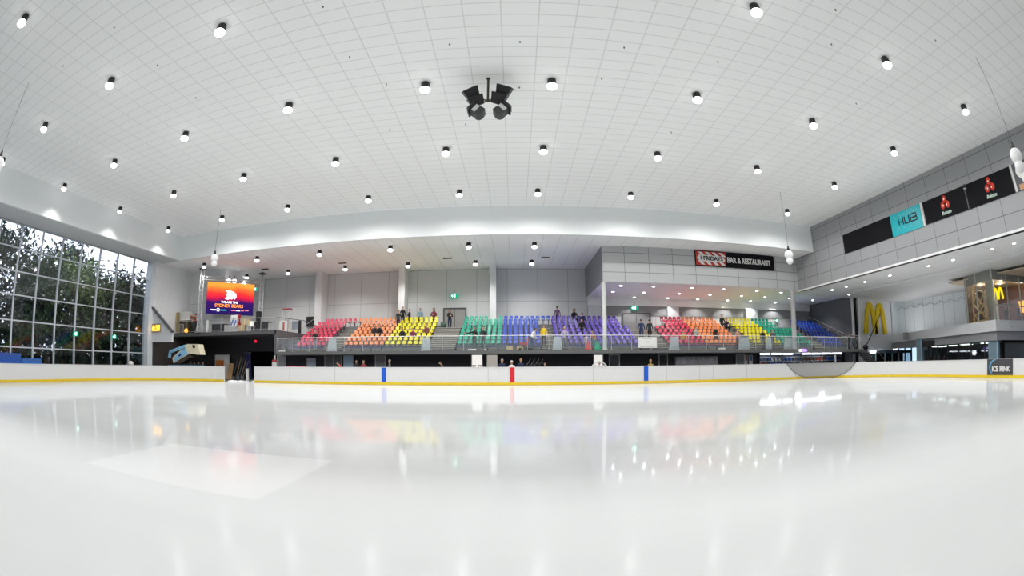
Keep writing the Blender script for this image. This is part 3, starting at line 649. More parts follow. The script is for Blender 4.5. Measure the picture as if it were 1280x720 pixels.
struct(MB().box((25.3,38.3,2.3),(26.6,YB,tz(5)), CONC).build('floor_landing_2'))

# seats
SEATC = {'red': (.62,.05,.11), 'orange': (.80,.28,.10), 'yellow': (.70,.62,.0), 'green': (.02,.37,.25), 'blue': (.035,.09,.50), 'purple': (.13,.075,.46)}
SMAT = {k: mat('seat_'+k, v, .2, var=.10, spec=.6) for k, v in SEATC.items()}
def seat_mb(mb, x, y, z, mt):
    """a one-piece plastic stand seat facing -Y: backrest, folded-down pan and bracket"""
    w, th = .175, .03
    def shell(o, n, u, hw0, hw1, h):   # bowed panel
        vs = []
        for s in (0, 1):
            for v in (0, .5, 1):
                for q in (-1, -.5, .5, 1):
                    hw = (hw0+(hw1-hw0)*v)*(0.86 if v == 1 and abs(q) == 1 else 1)
                    p = Vector(o)+Vector(u)*h*v+Vector((1,0,0))*q*hw+Vector(n)*(-.035*(q*q)+th*(1-s)*-1)
                    vs.append(p)
        fs = []
        for r in range(2):
            for c in range(3): a = 4*r+c; fs += [(a,a+1,a+5,a+4), (12+a,12+a+4,12+a+5,12+a+1)]
        ed = [0,1,2,3,7,11,10,9,8,4]; fs += [(ed[i], 12+ed[i], 12+ed[(i+1)%10], ed[(i+1)%10]) for i in range(10)]
        mb.add(vs, fs, mt)
    shell((x,y,z+.565), (0,1,.15), (0,.16,.987), .163, .150, .255)
    for q in (-.11, .11): mb.box((x+q-.02,y-.03,z+.40),(x+q+.02,y+.0,z+.60), BLACK)
    shell((x,y-.02,z+.43), (0,0,1), (0,-1,.06), .16, .165, .36)
    mb.box((x-.03,y-.16,z),(x+.03,y-.02,z+.41), BLACK)
PITCH = .452
LM = {  # block -> rows -> (x0, x1), colour, landmark at its left end
 'red block at stand left end': ('red', -18.2, -15.2, {0:(-17.9,-15.2),1:(-18.0,-15.2),7:(-17.7,-14.4)}),
 'orange block by narrow left stairs': ('orange', -13.6, -10.1, {7:(-14.3,-10.55)}),
 'yellow block left of wide stairs': ('yellow', -10.1, -6.6, {7:(-9.9,-6.7),0:(-10.1,-6.9)}),
 'green block right of wide stairs': ('green', -4.4, -1.0, {7:(-4.4,-1.0)}),
 'blue block at stand middle': ('blue', -1.0, 2.0, {7:(-1.0,3.2)}),
 'purple block at the pale column': ('purple', 3.08, 9.6, {5:(3.08,9.1),6:(3.08,9.1),7:(3.2,9.1)}),
 'block right of the white banner': ('red', 11.95, 15.3, {5:(13.2,15.3),6:(13.2,15.3),7:(13.2,15.3)}),
 'orange block under grey box': ('orange', 15.3, 18.75, {}),
 'yellow block under grey box': ('yellow', 19.95, 23.0, {}),
 'green block by the grey column': ('green', 23.0, 26.6, {5:(23.0,25.2),6:(23.0,25.2),7:(23.0,25.2)}),
 'blue block at stand right end': ('blue', 28.05, 31.3, {0:(28.05,30.6),1:(28.05,30.9)}),
}
allseats = []
for blk, (colr, x0, x1, ex) in LM.items():
    for k in range(8):
        a, b = ex.get(k, (x0, x1)); n = max(1, round((b-a)/PITCH)); p = (b-a)/n
        for i in range(n):
            x = a+p*(i+.5)
            if k == 7 and -2.35 < x < -1.45: continue
            allseats.append((k, abs(x), x, D0+DEP*k+.55, tz(k), colr, blk, i+1))
near = sorted([s for s in allseats if s[0] < 3], key=lambda s: s[:2])+sorted([s for s in allseats if s[0] == 3], key=lambda s: s[:2])
near = near[:300]; nearset = set((s[0], s[2]) for s in near)
protos = {}
RN = ('front row','second row','third row','fourth row')
for k, _, x, y, z, colr, blk, i in near:
    if colr not in protos:
        mb = MB(); seat_mb(mb, 0, 0, 0, SMAT[colr]); protos[colr] = mb.mesh('stadium_seat_'+colr)
    o = bpy.data.objects.new('stadium_seat', protos[colr]); COL.objects.link(o); o.location = (x, y, z)
    cn = {'red': 'red'}.get(colr, colr)
    tag(o, f'{cn} seat, {RN[k]} of {blk}, {nth(i)} from left', 'seat', f'seats of {blk}')
mb = MB()
for k, _, x, y, z, colr, blk, i in allseats:
    if (k, x) not in nearset: seat_mb(mb, x, y, z, SMAT[colr])
tag(mb.build('upper_stadium_seats'), 'rows of coloured plastic seats filling the upper part of the stand', 'seats', kind='stuff')
# seat beam under the front row
for i, (a, b) in enumerate(((-17.9,-15.2),(-13.6,-6.9),(-4.4,1.95),(3.1,9.6),(12.0,18.7),(20,26.5),(28.1,31.2))):
    t = thing('seat_beam', ('grey','x')[0], 'seat beam', ((a+b)/2,34.5,PLZ))
    t['label'] = ('grey seat beam under the front red seats at left end','grey seat beam under the front orange and yellow seats at left','grey seat beam under the front green and blue seats','grey seat beam under the front purple seats','grey seat beam under the front pink and right orange seats','grey seat beam under the front right yellow and green seats','grey seat beam under the front right blue seats')[i]
    MB().box((a,34.36,PLZ+.30),(b,34.46,PLZ+.40), mat('beam_navy', (.03,.05,.16), .5)).build('rail', t)
    pn = MB(); n = max(1, int((b-a)/.75))
    for k in range(n): pn.box((a+(b-a)*k/n+.04,34.4,PLZ),(a+(b-a)*(k+1)/n-.04,34.43,PLZ+.29), mat('kick_panel', (.17,.175,.165), .7))
    pn.build('kick_panel', t)
# railing along the platform edge
t = thing('platform_railing', 'long glass panelled railing with steel posts along the stand front edge', 'railing', (6,33.08,PLZ))
MB().tube((-19.0,33.08,PLZ+1.05),(31.6,33.08,PLZ+1.05), .028, mat('rail_light', (.72,.72,.71), .35, .2), 8).build('top_rail', t)
n = 33
for k in range(n+1):
    x = -18.95+(31.5+18.95)*k/n
    MB().tube((x,33.08,PLZ),(x,33.08,PLZ+1.04), .024, STEEL, 6).lathe([(0,.0),(.08,.0),(.08,.02),(0,.02)], STEEL, (x,33.08,PLZ), 8).build('post', t)
for k in range(n):
    x = -18.95+(31.5+18.95)*k/n; MB().box((x+.05,33.07,PLZ+.08),(x+1.48,33.09,PLZ+.96), RGLASS).build('glass_panel', t)
# frosted panels at the stair feet
for x0, x1, lab, mt in ((-14.55,-13.75,'pale frosted panel at the foot of the narrow left stairs',FROST),(-6.95,-6.2,'pale frosted panel at the foot of the wide stairs',FROST),(2.75,3.45,'pale frosted panel at the foot of the middle narrow stairs',FROST),
                    (11.75,12.6,'pale frosted panel right of the white banner',FROST),(17.9,19.0,'grey frosted panel at the foot of the right orange seats stairs',FROST),(20.7,21.3,'narrow rounded frosted panel before the right yellow seats',FROST),(22.6,24.0,'wide grey frosted panel beside the corner column',FROST)):
    t = thing('glass_screen', lab, 'glass panel', ((x0+x1)/2,33.75,PLZ)); sl = .12
    MB().prism([(x0,33.7,PLZ+.03),(x1,33.7,PLZ+.03),(x1-sl*.4,33.7,PLZ+1.0),(x0+sl,33.7,PLZ+1.0)], (0,.03,0), mt).build('pane', t)
    MB().box((x0-.03,33.66,PLZ),(x1+.03,33.78,PLZ+.05), ALU).build('foot_rail', t)
# stair handrails at the right end
t = thing('stair_handrail', 'sloping steel handrail along the right side of the last blue seats', 'handrail', (31.15,36,PLZ))
MB().path([(31.4,41.2,6.1),(31.4,34.2,3.6)], .03, ALU).build('rail', t)
for k in range(5): y = 34.6+1.6*k; MB().tube((31.4,y,2.4+.0),(31.4,y,3.72+.357*(y-34.6)), .02, STEEL, 6).build('post', t)
# outer stairs going down to the concourse
t = thing('concourse_stairs', 'stairs with steel handrails going down from stand to concourse below the arches', 'stairs', (33,33.2,0))
sm = MB()
for k in range(13): sm.box((31.95+.27*k,32.4,PLZ-.19*(k+1)-.12),(31.95+.27*(k+1)+.03,33.9,PLZ-.19*(k+1)+.06), DGREY)
sm.build('tread', t)
for y in (32.4,33.9): MB().path([(29.9,y,3.62),(31.9,y,3.5),(35.4,y,1.0)], .028, ALU).build('handrail', t)
t = thing('boom_pole', 'black slanting boom pole standing below the golden arches', 'pole', (33.6,33.6,1.9))
pA, pB = P(1082,434,Y=33.2), P(1100.5,392,Y=33.2); MB().tube(pA, pB, .06, BLACK, 8, .035).build('tube', t); MB().ball(pA, .28, BLACK, 8, 1.4, .8, .9).build('cloth_head', t)
# round columns of the grey box
for x, lab, z0 in ((6.62,'pale round column under the left corner of the grey box',PLZ),(23.62,'grey round column under the right corner of the grey box',PLZ)):
    t = thing('round_column', lab, 'column', (x,33.45,z0)); cm = mat('column_paint', (.60,.62,.60) if x < 10 else (.5,.51,.52), .5) if x < 10 else mat('column_grey', (.42,.43,.44), .5)
    r = .16 if x < 10 else .22
    MB().tube((x,33.45,z0),(x,33.45,7.44), r, cm, 16).build('shaft', t); MB().lathe([(0,0),(r+.07,0),(r+.07,.05),(r,.07)], cm, (x,33.45,z0)).build('base_ring', t)
# posts at the right end of the stand
for x, y, mt, lab in ((31.95,34.2,ALU,'light steel post at the right end of the stand'),(32.4,34.2,BLACK,'black post beside the light steel post at the stand end'),(32.85,34.2,WHITE,'white post left of the golden arches')):
    t = thing('end_post', lab, 'post', (x,y,2.0)); MB().box((x-.1,y-.1,0),(x+.1,y+.1,7.28), mt).build('shaft', t); MB().box((x-.16,y-.14,7.05),(x+.16,y+.14,7.2), mt).build('head_plate', t)
# doors at the back of the stand
def backdoor(x0, x1, z0, z1, lab, mt, n):
    t = struct(bpy.data.objects.new(f'door_{n}', None)); COL.objects.link(t)
    MB().box((x0,YB-.06,z0),(x1,YB-.01,z1), mt).build('door_leaf', t)
    fr = MB(); fr.box((x0-.1,YB-.12,z0),(x0,YB,z1+.1), DGREY); fr.box((x1,YB-.12,z0),(x1+.1,YB,z1+.1), DGREY); fr.box((x0,YB-.12,z1),(x1,YB,z1+.1), DGREY); fr.build('door_frame', t)
    MB().box(((x0+x1)/2-.02,YB-.075,z0),((x0+x1)/2+.02,YB-.055,z1), DGREY).build('meeting_stile', t)
    MB().tube(((x0+x1)/2-.1,YB-.1,z0+.8),((x0+x1)/2-.1,YB-.1,z0+1.2), .02, STEEL, 6).build('handle', t)
backdoor(-6.45,-4.5,tz(6)-.0,6.5,'',mat('door_grey',(.33,.32,.31),.5),1)
backdoor(10.1,12.7,tz(5),6.02,'',mat('door_grey2',(.30,.30,.30),.5),2)
# exit signs
GRN = emat('exit_green', (.01,.36,.20), 1.0); EXW = emat('exit_white', (.75,1,.9), 3)
def exitsign(x, y, z, lab, left=False, s=1.0):
    t = thing('exit_sign', lab, 'exit sign', (x,y,z)); w, h, d = .34*s, .20*s, .10
    M = Matrix.Translation((x,y,z)) @ (Matrix.Rotation(PI/2, 4, 'Z') if left else Matrix.Identity(4))
    MB().box((-w,-d,-h),(w,0,h), GRN, M).build('lit_box', t)
    MB().box((-.05,-d-.012,-.13*s),(.07,-d,.08*s), EXW, M).ball(tuple(M @ Vector((.02,-d-.005,.14*s))), .06*s, EXW, 8).prism([(-.30*s,-d-.012,0),(-.16*s,-d-.012,.12*s),(-.16*s,-d-.012,-.12*s)], (0,.01,0), EXW, M).build('pictogram', t)
    MB().tube(M @ Vector((0,-d/2,h)), M @ Vector((0,-d/2,h+.3)), .015, DGREY, 5).build('hanger', t)
exitsign(-5.5,41.9,7.7,'green lit exit sign above the door behind the wide stairs')
exitsign(-26.3,40.8,9.0,'green lit exit sign right of the big screen truss',s=.8)
exitsign(11.18,41.75,6.55,'green lit exit sign above the door behind the white banner')
exitsign(27.2,41.9,5.65,'small green exit sign on the wall behind the right green seats',s=.55)
exitsign(XWIN+.25,20.7,3.4,'green lit exit sign on the tall window, the left one',True,.75); exitsign(XWIN+.25,25.2,3.42,'green lit exit sign on the tall window, the right one',True,.75)
# banner, bin, boxes on the platform
x0, x1 = P(798,430,Y=33.0).x, P(821,430,Y=33.0).x
t = thing('banner', 'white banner with rows of dark lettering tied on the stand railing', 'banner', ((x0+x1)/2,33.0,PLZ))
MB().box((x0,33.0,PLZ+.12),(x1,33.03,PLZ+.92), WTXT).build('sheet', t)
bm_ = MB()
for z, a, b, h in ((PLZ+.80,.2,.75,.05),(PLZ+.56,.36,.64,.07),(PLZ+.24,.06,.94,.10)):
    n = int((b-a)*16)
    for k in range(n): u = a+(b-a)*k/n; bm_.box((x0+(x1-x0)*u,32.99,z-h/2),(x0+(x1-x0)*(u+(b-a)/n*.7),33.0,z+h/2), GREYP)
bm_.build('lettering_rows', t)
t = thing('waste_bin', 'dark green waste bin on the landing beside the woman at the door', 'bin', (-6.1,39.3,tz(6)))
MB().lathe([(0,0),(.22,0),(.27,.55),(.24,.55),(.22,.5),(0,.5)], mat('bin_green', (.02,.06,.04), .5), (-6.1,39.3,tz(6)-.02)).build('tub', t)
for px, lab in ((637,'left of two beige cartons on the stand platform before the blue seats'),(650,'right of two beige cartons on the stand platform before the blue seats')):
    c = P(px,435,Y=34.0); t = thing('carton', lab, 'box', (c.x,34.0,PLZ)); MB().box((c.x-.24,33.8,PLZ),(c.x+.24,34.15,PLZ+.32), CARD).build('body', t); MB().box((c.x-.25,33.79,PLZ+.30),(c.x+.25,34.16,PLZ+.345), mat('card_light', (.58,.50,.32), .8)).build('lid', t)
for px, mt, lab in ((736,mat('bag_red',(.55,.04,.05),.6),'red bag on the platform before the purple seats'),(746.5,mat('bag_green',(0,.33,.18),.6),'green bag on the platform beside the pale round column')):
    c = P(px,434,Y=33.6); t = thing('bag', lab, 'bag', (c.x,33.6,PLZ)); MB().grid(lambda u, v: (c.x+.30*math.cos(2*PI*u)*(1-.45*v), 33.6+.2*math.sin(2*PI*u)*(1-.4*v), PLZ+.02+.5*v), 14, 4, mt).build('body', t)
    MB().path([(c.x-.12,33.6,PLZ+.5),(c.x-.06,33.6,PLZ+.66),(c.x+.06,33.6,PLZ+.66),(c.x+.12,33.6,PLZ+.5)], .02, mt, 6).build('handle', t)
for px, lab in ((352,'small white cable clip strip on platform edge at the left'),(590,'small white strip fitting on platform edge below the two men'),(903,'small white strip fitting on platform edge below right orange seats')):
    c = P(px,439,Y=32.97); t = thing('edge_fitting', lab, 'fitting', c); f = MB()
    for k in range(4): f.box((c.x-.3+.16*k,33.0,PLZ),(c.x-.2+.16*k,33.05,PLZ+.08+.03*(k%2)), WTXT)
    f.build('clip', t)

# ------------------------------------------------------------------ lit screen and its truss on the balcony
A3, B3 = Vector((-27.35,33.6,0)), Vector((-24.0,37.0,0)); sd = (B3-A3).normalized(); sn_ = Vector((sd.y,-sd.x,0))   # sn_: towards the rink
zb, zt = 5.85, 8.74; SWD = (B3-A3).length; mid3 = (A3+B3)/2
def screenmat():
    mt = bpy.data.materials.new('screen_picture'); mt.use_nodes = True; nt = mt.node_tree; nt.nodes.clear(); N = nt.nodes.new; L = nt.links.new
    tc = N('ShaderNodeTexCoord'); sp = N('ShaderNodeSeparateXYZ'); L(tc.outputs['Generated'], sp.inputs[0])
    no = N('ShaderNodeTexNoise'); no.inputs['Scale'].default_value = 2.2; no.inputs['Detail'].default_value = 3; L(tc.outputs['Generated'], no.inputs['Vector'])
    ma = N('ShaderNodeMath'); ma.operation = 'MULTIPLY_ADD'; ma.inputs[1].default_value = .22; L(no.outputs['Fac'], ma.inputs[0]); L(sp.outputs[2], ma.inputs[2])
    cr = N('ShaderNodeValToRGB'); e = cr.color_ramp.elements
    e[0].position = 0; e[0].color = (.012,.008,.08,1); e[1].position = 1; e[1].color = (1.0,.28,.04,1)
    for p, c in ((.50,(.03,.008,.10,1)),(.60,(.45,.01,.05,1)),(.74,(.82,.03,.03,1)),(.90,(.95,.14,.03,1))):
        q = e.new(p); q.color = c
    L(ma.outputs[0], cr.inputs[0]); em = N('ShaderNodeEmission'); em.inputs[1].default_value = 1.15; L(cr.outputs[0], em.inputs[0])
    o = N('ShaderNodeOutputMaterial'); L(em.outputs[0], o.inputs[0]); return mt
t = thing('led_screen', 'large lit orange and navy screen with a white bear emblem, hung between truss towers', 'screen', mid3+Vector((0,0,zb)))
c4 = [A3+Vector((0,0,zb)), B3+Vector((0,0,zb)), B3+Vector((0,0,zt)), A3+Vector((0,0,zt))]
MB().prism(c4, -sn_*.25, BLACK).build('cabinet', t)
MB().prism([p+sn_*.012 for p in c4], -sn_*.01, screenmat()).build('picture_face', t)
SX = sd.to_4d(); ang = math.atan2(sd.y, sd.x)
def scr(u, v, o=.02): return A3+sd*(SWD*u)+Vector((0,0,zb+(zt-zb)*v))+sn_*o
def scrM(u, v): return Matrix.Translation(scr(u, v)) @ Matrix.Rotation(ang, 4, 'Z') @ Matrix.Rotation(PI/2, 4, 'X')
SWH, SOR, SCY, SPK_ = emat('screen_white', (1,.95,.95), 1.3), emat('screen_orange', (1,.30,.03), 1.2), emat('screen_cyan', (.02,.55,.62), .9), emat('screen_pink', (.9,.25,.35), .9)
text('letters', 'WE ARE THE', SWH, t, scrM(.49,.385), w=SWD*.36, h=.20, bold=.03, ext=.002)
text('letters', 'SYDNEY BEARS', SOR, t, scrM(.48,.275), w=SWD*.60, h=.30, bold=.03, ext=.002)
bear = [(.39,.74),(.47,.77),(.56,.72),(.62,.66),(.63,.56),(.585,.47),(.56,.53),(.535,.475),(.50,.50),(.44,.46),(.38,.50),(.43,.57),(.40,.63),(.44,.68)]
MB().prism([scr(u,v,.022) for u, v in bear], -sn_*.004, SWH).build('bear_emblem', t)
MB().prism([scr(.575,.62,.026), scr(.60,.60,.026), scr(.585,.575,.026)], -sn_*.003, emat('screen_dark',(.02,.01,.06),1)).build('emblem_eye', t)
ring = MB(); ring.path([scr(.255+.028*math.cos(2*PI*k/14), .135+.05*math.sin(2*PI*k/14), .022) for k in range(15)], .025, SWH, 5); ring.build('ring_logo', t)
for u0, u1, v, mt in ((.10,.21,.13,SWH),(.30,.43,.13,SCY),(.53,.63,.135,SPK_),(.64,.72,.135,SWH),(.74,.80,.14,SPK_),(.82,.90,.15,SPK_)):
    MB().prism([scr(u0,v-.017,.022), scr(u1,v-.017,.022), scr(u1,v+.017,.022), scr(u0,v+.017,.022)], -sn_*.004, mt).build('logo_strip', t)
TRU = mat('truss_silver', (.58,.59,.60), .45, .2)
def truss_tower(base, z0, z1, lab):
    t = thing('truss_tower', lab, 'truss', (base.x,base.y,z0)); w = .17; ch = MB(); br = MB()
    cs = [base+sd*a*w+sn_*b*w for a, b in ((-1,-1),(1,-1),(1,1),(-1,1))]
    for c in cs: ch.tube((c.x,c.y,z0),(c.x,c.y,z1), .042, TRU, 6)
    n = 14
    for k in range(n):
        za, zc_ = z0+(z1-z0)*k/n, z0+(z1-z0)*(k+1)/n
        for i in range(4):
            p, q = cs[i], cs[(i+1)%4]
            if k % 2: p, q = q, p
            br.tube((p.x,p.y,za),(q.x,q.y,zc_), .028, TRU, 5)
    ch.build('chord', t); br.build('bracing', t)
    MB().box((base.x-.35,base.y-.35,z0),(base.x+.35,base.y+.35,z0+.05), STEEL).build('base_plate', t)
    tp = MB().box((-.24,-.24,z1),(.24,.24,z1+.16), DGREY, Matrix.Translation((base.x,base.y,0))); tp.tube((base.x,base.y,z1-.1),(base.x,base.y,z1+.25), .05, BLACK, 6); tp.build('hoist_head', t)
ta, tb = A3-sd*.62, B3+sd*.72
truss_tower(ta, BAL, 9.75, 'silver truss tower left of the lit screen'); truss_tower(tb, BAL, 9.75, 'silver truss tower right of the lit screen')
t = thing('truss_beam', 'horizontal silver truss beam along the top of the lit screen', 'truss', (mid3.x,mid3.y,8.9)); ch = MB()
for o_, z in ((-.14,8.9),(.14,8.9),(-.14,9.18),(.14,9.18)): a, b = ta+sn_*o_, tb+sn_*o_; ch.tube((a.x,a.y,z),(b.x,b.y,z), .035, TRU, 6)
ch.build('chord', t); br_ = MB()
for k in range(20):
    f, g = k/20, (k+1)/20; a, b = ta.lerp(tb, f)+sn_*.14, ta.lerp(tb, g)+sn_*.14; z1, z2 = (8.9,9.18) if k % 2 else (9.18,8.9); br_.tube((a.x,a.y,z1),(b.x,b.y,z2), .024, TRU, 5)
br_.build('bracing', t)
t = thing('flood_lamp', 'pair of white lit flood lamps behind the top of the lit screen', 'lamp', (mid3.x,mid3.y,8.95))
for o_ in (-.2,.38): c = mid3-sn_*.45+sd*o_; MB().ball((c.x,c.y,9.02), .24, emat('flood_glow',(1,1,1),2.2), 10, 1, 1, .8).build('lamp_head', t); MB().tube((c.x,c.y,9.2),(c.x,c.y,9.5), .03, BLACK).build('bracket', t)
# balcony railing and clutter
t = thing('balcony_railing', 'steel post and rail balustrade along the balcony under the lit screen', 'railing', (-25,33.1,BAL))
MB().tube((-31.0,33.1,BAL+1.08),(-19.1,33.1,BAL+1.05), .026, STEEL, 8).tube((-31.0,33.1,BAL+.12),(-19.1,33.1,BAL+.12), .018, STEEL, 6).build('rail', t)
for k in range(9): x = -30.9+1.47*k; MB().tube((x,33.1,BAL),(x,33.1,BAL+1.07), .024, STEEL, 6).build('post', t)
t = thing('side_railing', 'thin dark sloping railing from the balcony down along the stand side', 'railing', (-19.05,37,BAL))
MB().path([(-19.05,33.1,BAL+1.05),(-19.05,38.5,BAL+1.25),(-18.7,41.4,BAL+.9)], .025, DGREY).build('rail', t)
for y in (35.2,37.3,39.5): MB().tube((-19.05,y,BAL),(-19.05,y,BAL+1.15), .02, DGREY, 5).build('post', t)
def bx(t, nm, lo, hi, mt): return MB().box(lo, hi, mt).build(nm, t)
def pxx(x, Y): return P(x, 405, Y=Y).x
# left cupboard with plank and sheet
x0, x1 = pxx(216,33.3)+.35, pxx(236,33.3)
t = thing('dark_cupboard', 'dark wooden cupboard at the left end of the balcony', 'cupboard', ((x0+x1)/2,33.9,BAL)); bx(t,'carcass',(x0,33.35,BAL),(x1,33.95,BAL+1.2), mat('brown_wood',(.06,.045,.025),.6)); bx(t,'door',(x0+.1,33.32,BAL+.1),((x0+x1)/2-.02,33.35,BAL+1.1), mat('brown_wood2',(.08,.06,.03),.6)); bx(t,'door',((x0+x1)/2+.02,33.32,BAL+.1),(x1-.1,33.35,BAL+1.1), MATS['brown_wood2'])
xp = pxx(221,33.25)+.1; t = thing('tan_plank', 'tall tan plank leaning on the dark cupboard', 'plank', (xp,33.5,BAL)); bx(t,'board',(xp-.2,33.2,BAL),(xp+.22,33.30,BAL+1.95), mat('tan_wood',(.30,.24,.11),.7)); bx(t,'edge_batten',(xp-.2,33.18,BAL+.05),(xp-.12,33.2,BAL+1.9), WOOD)
xs0, xs1 = pxx(224,33.4), pxx(236,33.4); t = thing('white_box', 'white sheet covered box on top of the dark cupboard', 'box', ((xs0+xs1)/2,34,BAL+1.2)); MB().prism([(xs0,33.4,BAL+1.2),(xs1+.15,33.4,BAL+1.2),(xs1-.15,33.4,BAL+2.0),(xs0+.1,33.4,BAL+2.05)], (0,.5,0), OFFW).build('sheet', t); bx(t,'lower_fold',(xs0,33.37,BAL+1.2),(xs1+.12,33.41,BAL+1.32), WTXT)
xl = pxx(233,33.3); t = thing('amber_lantern', 'small glowing amber lamp on the balcony edge before the cupboard', 'lamp', (xl,33.35,BAL)); MB().ball((xl,33.35,BAL+.24), .22, emat('amber_glow',(1,.45,.03),1.6), 10).build('glass', t); MB().lathe([(0,0),(.2,0),(.2,.06),(0,.06)], BLACK, (xl,33.35,BAL)).build('foot', t)
xg = pxx(226.8,33.2); t = thing('glass_case', 'small glass sided case on the balcony beside the amber lamp', 'case', (xg,33.35,BAL)); bx(t,'case',(xg-.28,33.14,BAL),(xg+.28,33.30,BAL+.8), RGLASS); fr = MB(); 
for a in (-.28,.28): fr.tube((xg+a,33.2,BAL),(xg+a,33.2,BAL+.82), .02, OFFW, 5)
fr.tube((xg-.28,33.2,BAL+.82),(xg+.28,33.2,BAL+.82), .02, OFFW, 5); fr.build('frame', t)
xf = pxx(243,33.7); t = thing('flower_stand', 'stand of red and cream bunched flowers on the balcony', 'flowers', (xf,33.7,BAL)); bl_ = MB(); rnd = random.Random(9)
for k in range(26): bl_.ball((xf+rnd.uniform(-.4,.4),33.7+rnd.uniform(-.2,.2),BAL+.95+rnd.uniform(0,.85)), rnd.uniform(.09,.16), rnd.choice((mat('bloom_red',(.45,.05,.04),.7),mat('bloom_cream',(.62,.50,.38),.7),mat('bloom_rust',(.40,.14,.04),.7))), 6)
bl_.build('blooms', t); MB().lathe([(0,0),(.25,0),(.3,.5),(.38,1.0),(0,1.0)], CHAR, (xf,33.7,BAL)).build('tub', t)
xt = pxx(250.5,33.5); t = thing('folding_trestle', 'pale folding trestle frame on the balcony under the left truss tower', 'trestle', (xt,33.5,BAL)); fr = MB()
for s in (-1,1):
    for y in (33.3,33.6): fr.tube((xt+s*.5,y,BAL),(xt+s*.16,33.45,BAL+1.15), .04, mat('pale_frame',(.55,.60,.57),.5), 6)
fr.tube((xt-.3,33.4,BAL+.62),(xt+.3,33.4,BAL+.62), .03, MATS['pale_frame'], 6).tube((xt-.45,33.35,BAL+.2),(xt+.45,33.35,BAL+.2), .03, MATS['pale_frame'], 6); fr.build('frame', t); bx(t,'top_plate',(xt-.25,33.25,BAL+1.13),(xt+.25,33.65,BAL+1.19), OFFW)
xc = pxx(259,33.5); t = thing('rolled_sheet', 'white rolled sheet standing upright on the balcony', 'roll', (xc,33.5,BAL)); MB().tube((xc,33.5,BAL),(xc,33.5,BAL+1.1), .17, OFFW, 12).build('roll', t); MB().lathe([(0,1.1),(.06,1.1),(.06,1.14),(0,1.14)], DGREY, (xc,33.5,BAL)).build('core', t)
def table(px, w, Y, lab, mt, h=.72):
    x = pxx(px, Y); t = thing('folding_table', lab, 'table', (x,Y,BAL)); bx(t,'tabletop',(x-w/2,Y-.35,BAL+h),(x+w/2,Y+.35,BAL+h+.05), mt)
    for a in (-1,1):
        for b in (-1,1): MB().tube((x+a*(w/2-.08),Y+b*.28,BAL),(x+a*(w/2-.08),Y+b*.28,BAL+h), .022, STEEL, 6).build('leg', t)
    bx(t,'skirt',(x-w/2+.05,Y-.33,BAL+.1),(x+w/2-.05,Y-.30,BAL+h), CHAR)
table(275,1.6,34.2,'dark skirted folding table on the balcony below the screen left half',CHAR); table(327,1.9,34.6,'dark skirted folding table at the right end of the balcony',CHAR,.8)
t = thing('white_jersey', 'white and blue printed banner stand below the lit screen', 'banner', (pxx(292.5,34),34,BAL)); xj = pxx(292.5,34); bx(t,'sheet',(xj-.38,33.95,BAL+.5),(xj+.38,34.0,BAL+1.5), WTXT); pr = MB()
for k in range(5): pr.box((xj-.34+.12*k,33.935,BAL+.6+.2*(k%3)),(xj-.2+.12*k,33.95,BAL+.85+.2*(k%3)), mat('print_blue',(.08,.14,.50),.6))
pr.build('print', t); MB().tube((xj,34.02,BAL),(xj,34.02,BAL+1.52), .02, STEEL).build('pole', t)
xr_ = pxx(298,34.1); t = thing('red_flag', 'dark red cloth hanging beside the white banner stand', 'flag', (xr_,34.1,BAL)); MB().grid(lambda u, v: (xr_-.26+.52*u+.06*math.sin(9*v), 34.1+.06*math.sin(12*u), BAL+.45+1.1*v), 10, 6, mat('cloth_red',(.32,.02,.04),.8)).build('cloth', t); MB().tube((xr_,34.14,BAL),(xr_,34.14,BAL+1.6), .02, STEEL).build('pole', t)
for px, dz, lab in ((304,0,'brown cardboard carton stacked on the balcony, lower one'),(307.5,.55,'brown cardboard carton stacked on the balcony, upper one')):
    x = pxx(px,33.8); t = thing('carton', lab, 'box', (x,33.8,BAL+dz)); bx(t,'body',(x-.33,33.55,BAL+dz),(x+.33,34.0,BAL+dz+.5), CARD); bx(t,'lid',(x-.34,33.54,BAL+dz+.49),(x+.34,34.01,BAL+dz+.55), mat('card2',(.60,.46,.28),.8)); bx(t,'tape',(x-.04,33.54,BAL+dz+.1),(x+.04,33.545,BAL+dz+.5), OFFW)
def chair(px, Y, lab, mt):
    x = pxx(px, Y); t = thing('plastic_chair', lab, 'chair', (x,Y,BAL)); bx(t,'seat',(x-.24,Y-.24,BAL+.43),(x+.24,Y+.22,BAL+.47), mt)
    MB().grid(lambda u, v: (x-.23+.46*u, Y+.20+.06*v-.05*math.sin(PI*u)*-1, BAL+.45+.45*v), 6, 4, mt).build('backrest', t)
    for a in (-1,1):
        for b in (-1,1): MB().tube((x+a*.22,Y+b*.2,BAL),(x+a*.19,Y+b*.17,BAL+.44), .022, mt, 6).build('leg', t)
chair(313,33.7,'white plastic chair on the balcony beside the cartons, left one',WTXT); chair(317,34.3,'white plastic chair on the balcony beside the cartons, right one',WTXT)
xs = pxx(323,34); t = thing('black_loudspeaker', 'black upright loudspeaker on the balcony before the right truss', 'loudspeaker', (xs,34,BAL)); bx(t,'cabinet',(xs-.2,33.85,BAL+.85),(xs+.2,34.2,BAL+1.7), BLACK); MB().tube((xs,34,BAL),(xs,34,BAL+.85), .03, BLACK).build('stand_pole', t)
xm = pxx(354,36); t = thing('white_kiosk', 'white and red stall frame on the balcony right end', 'stall', (xm,36,BAL)); bx(t,'counter',(xm-.3,35.8,BAL),(xm+.5,36.3,BAL+1.0), OFFW); bx(t,'header',(xm-.1,35.8,BAL+2.0),(xm+.75,36.3,BAL+2.1), mat('dull_red',(.30,.06,.07),.6)); f = MB()
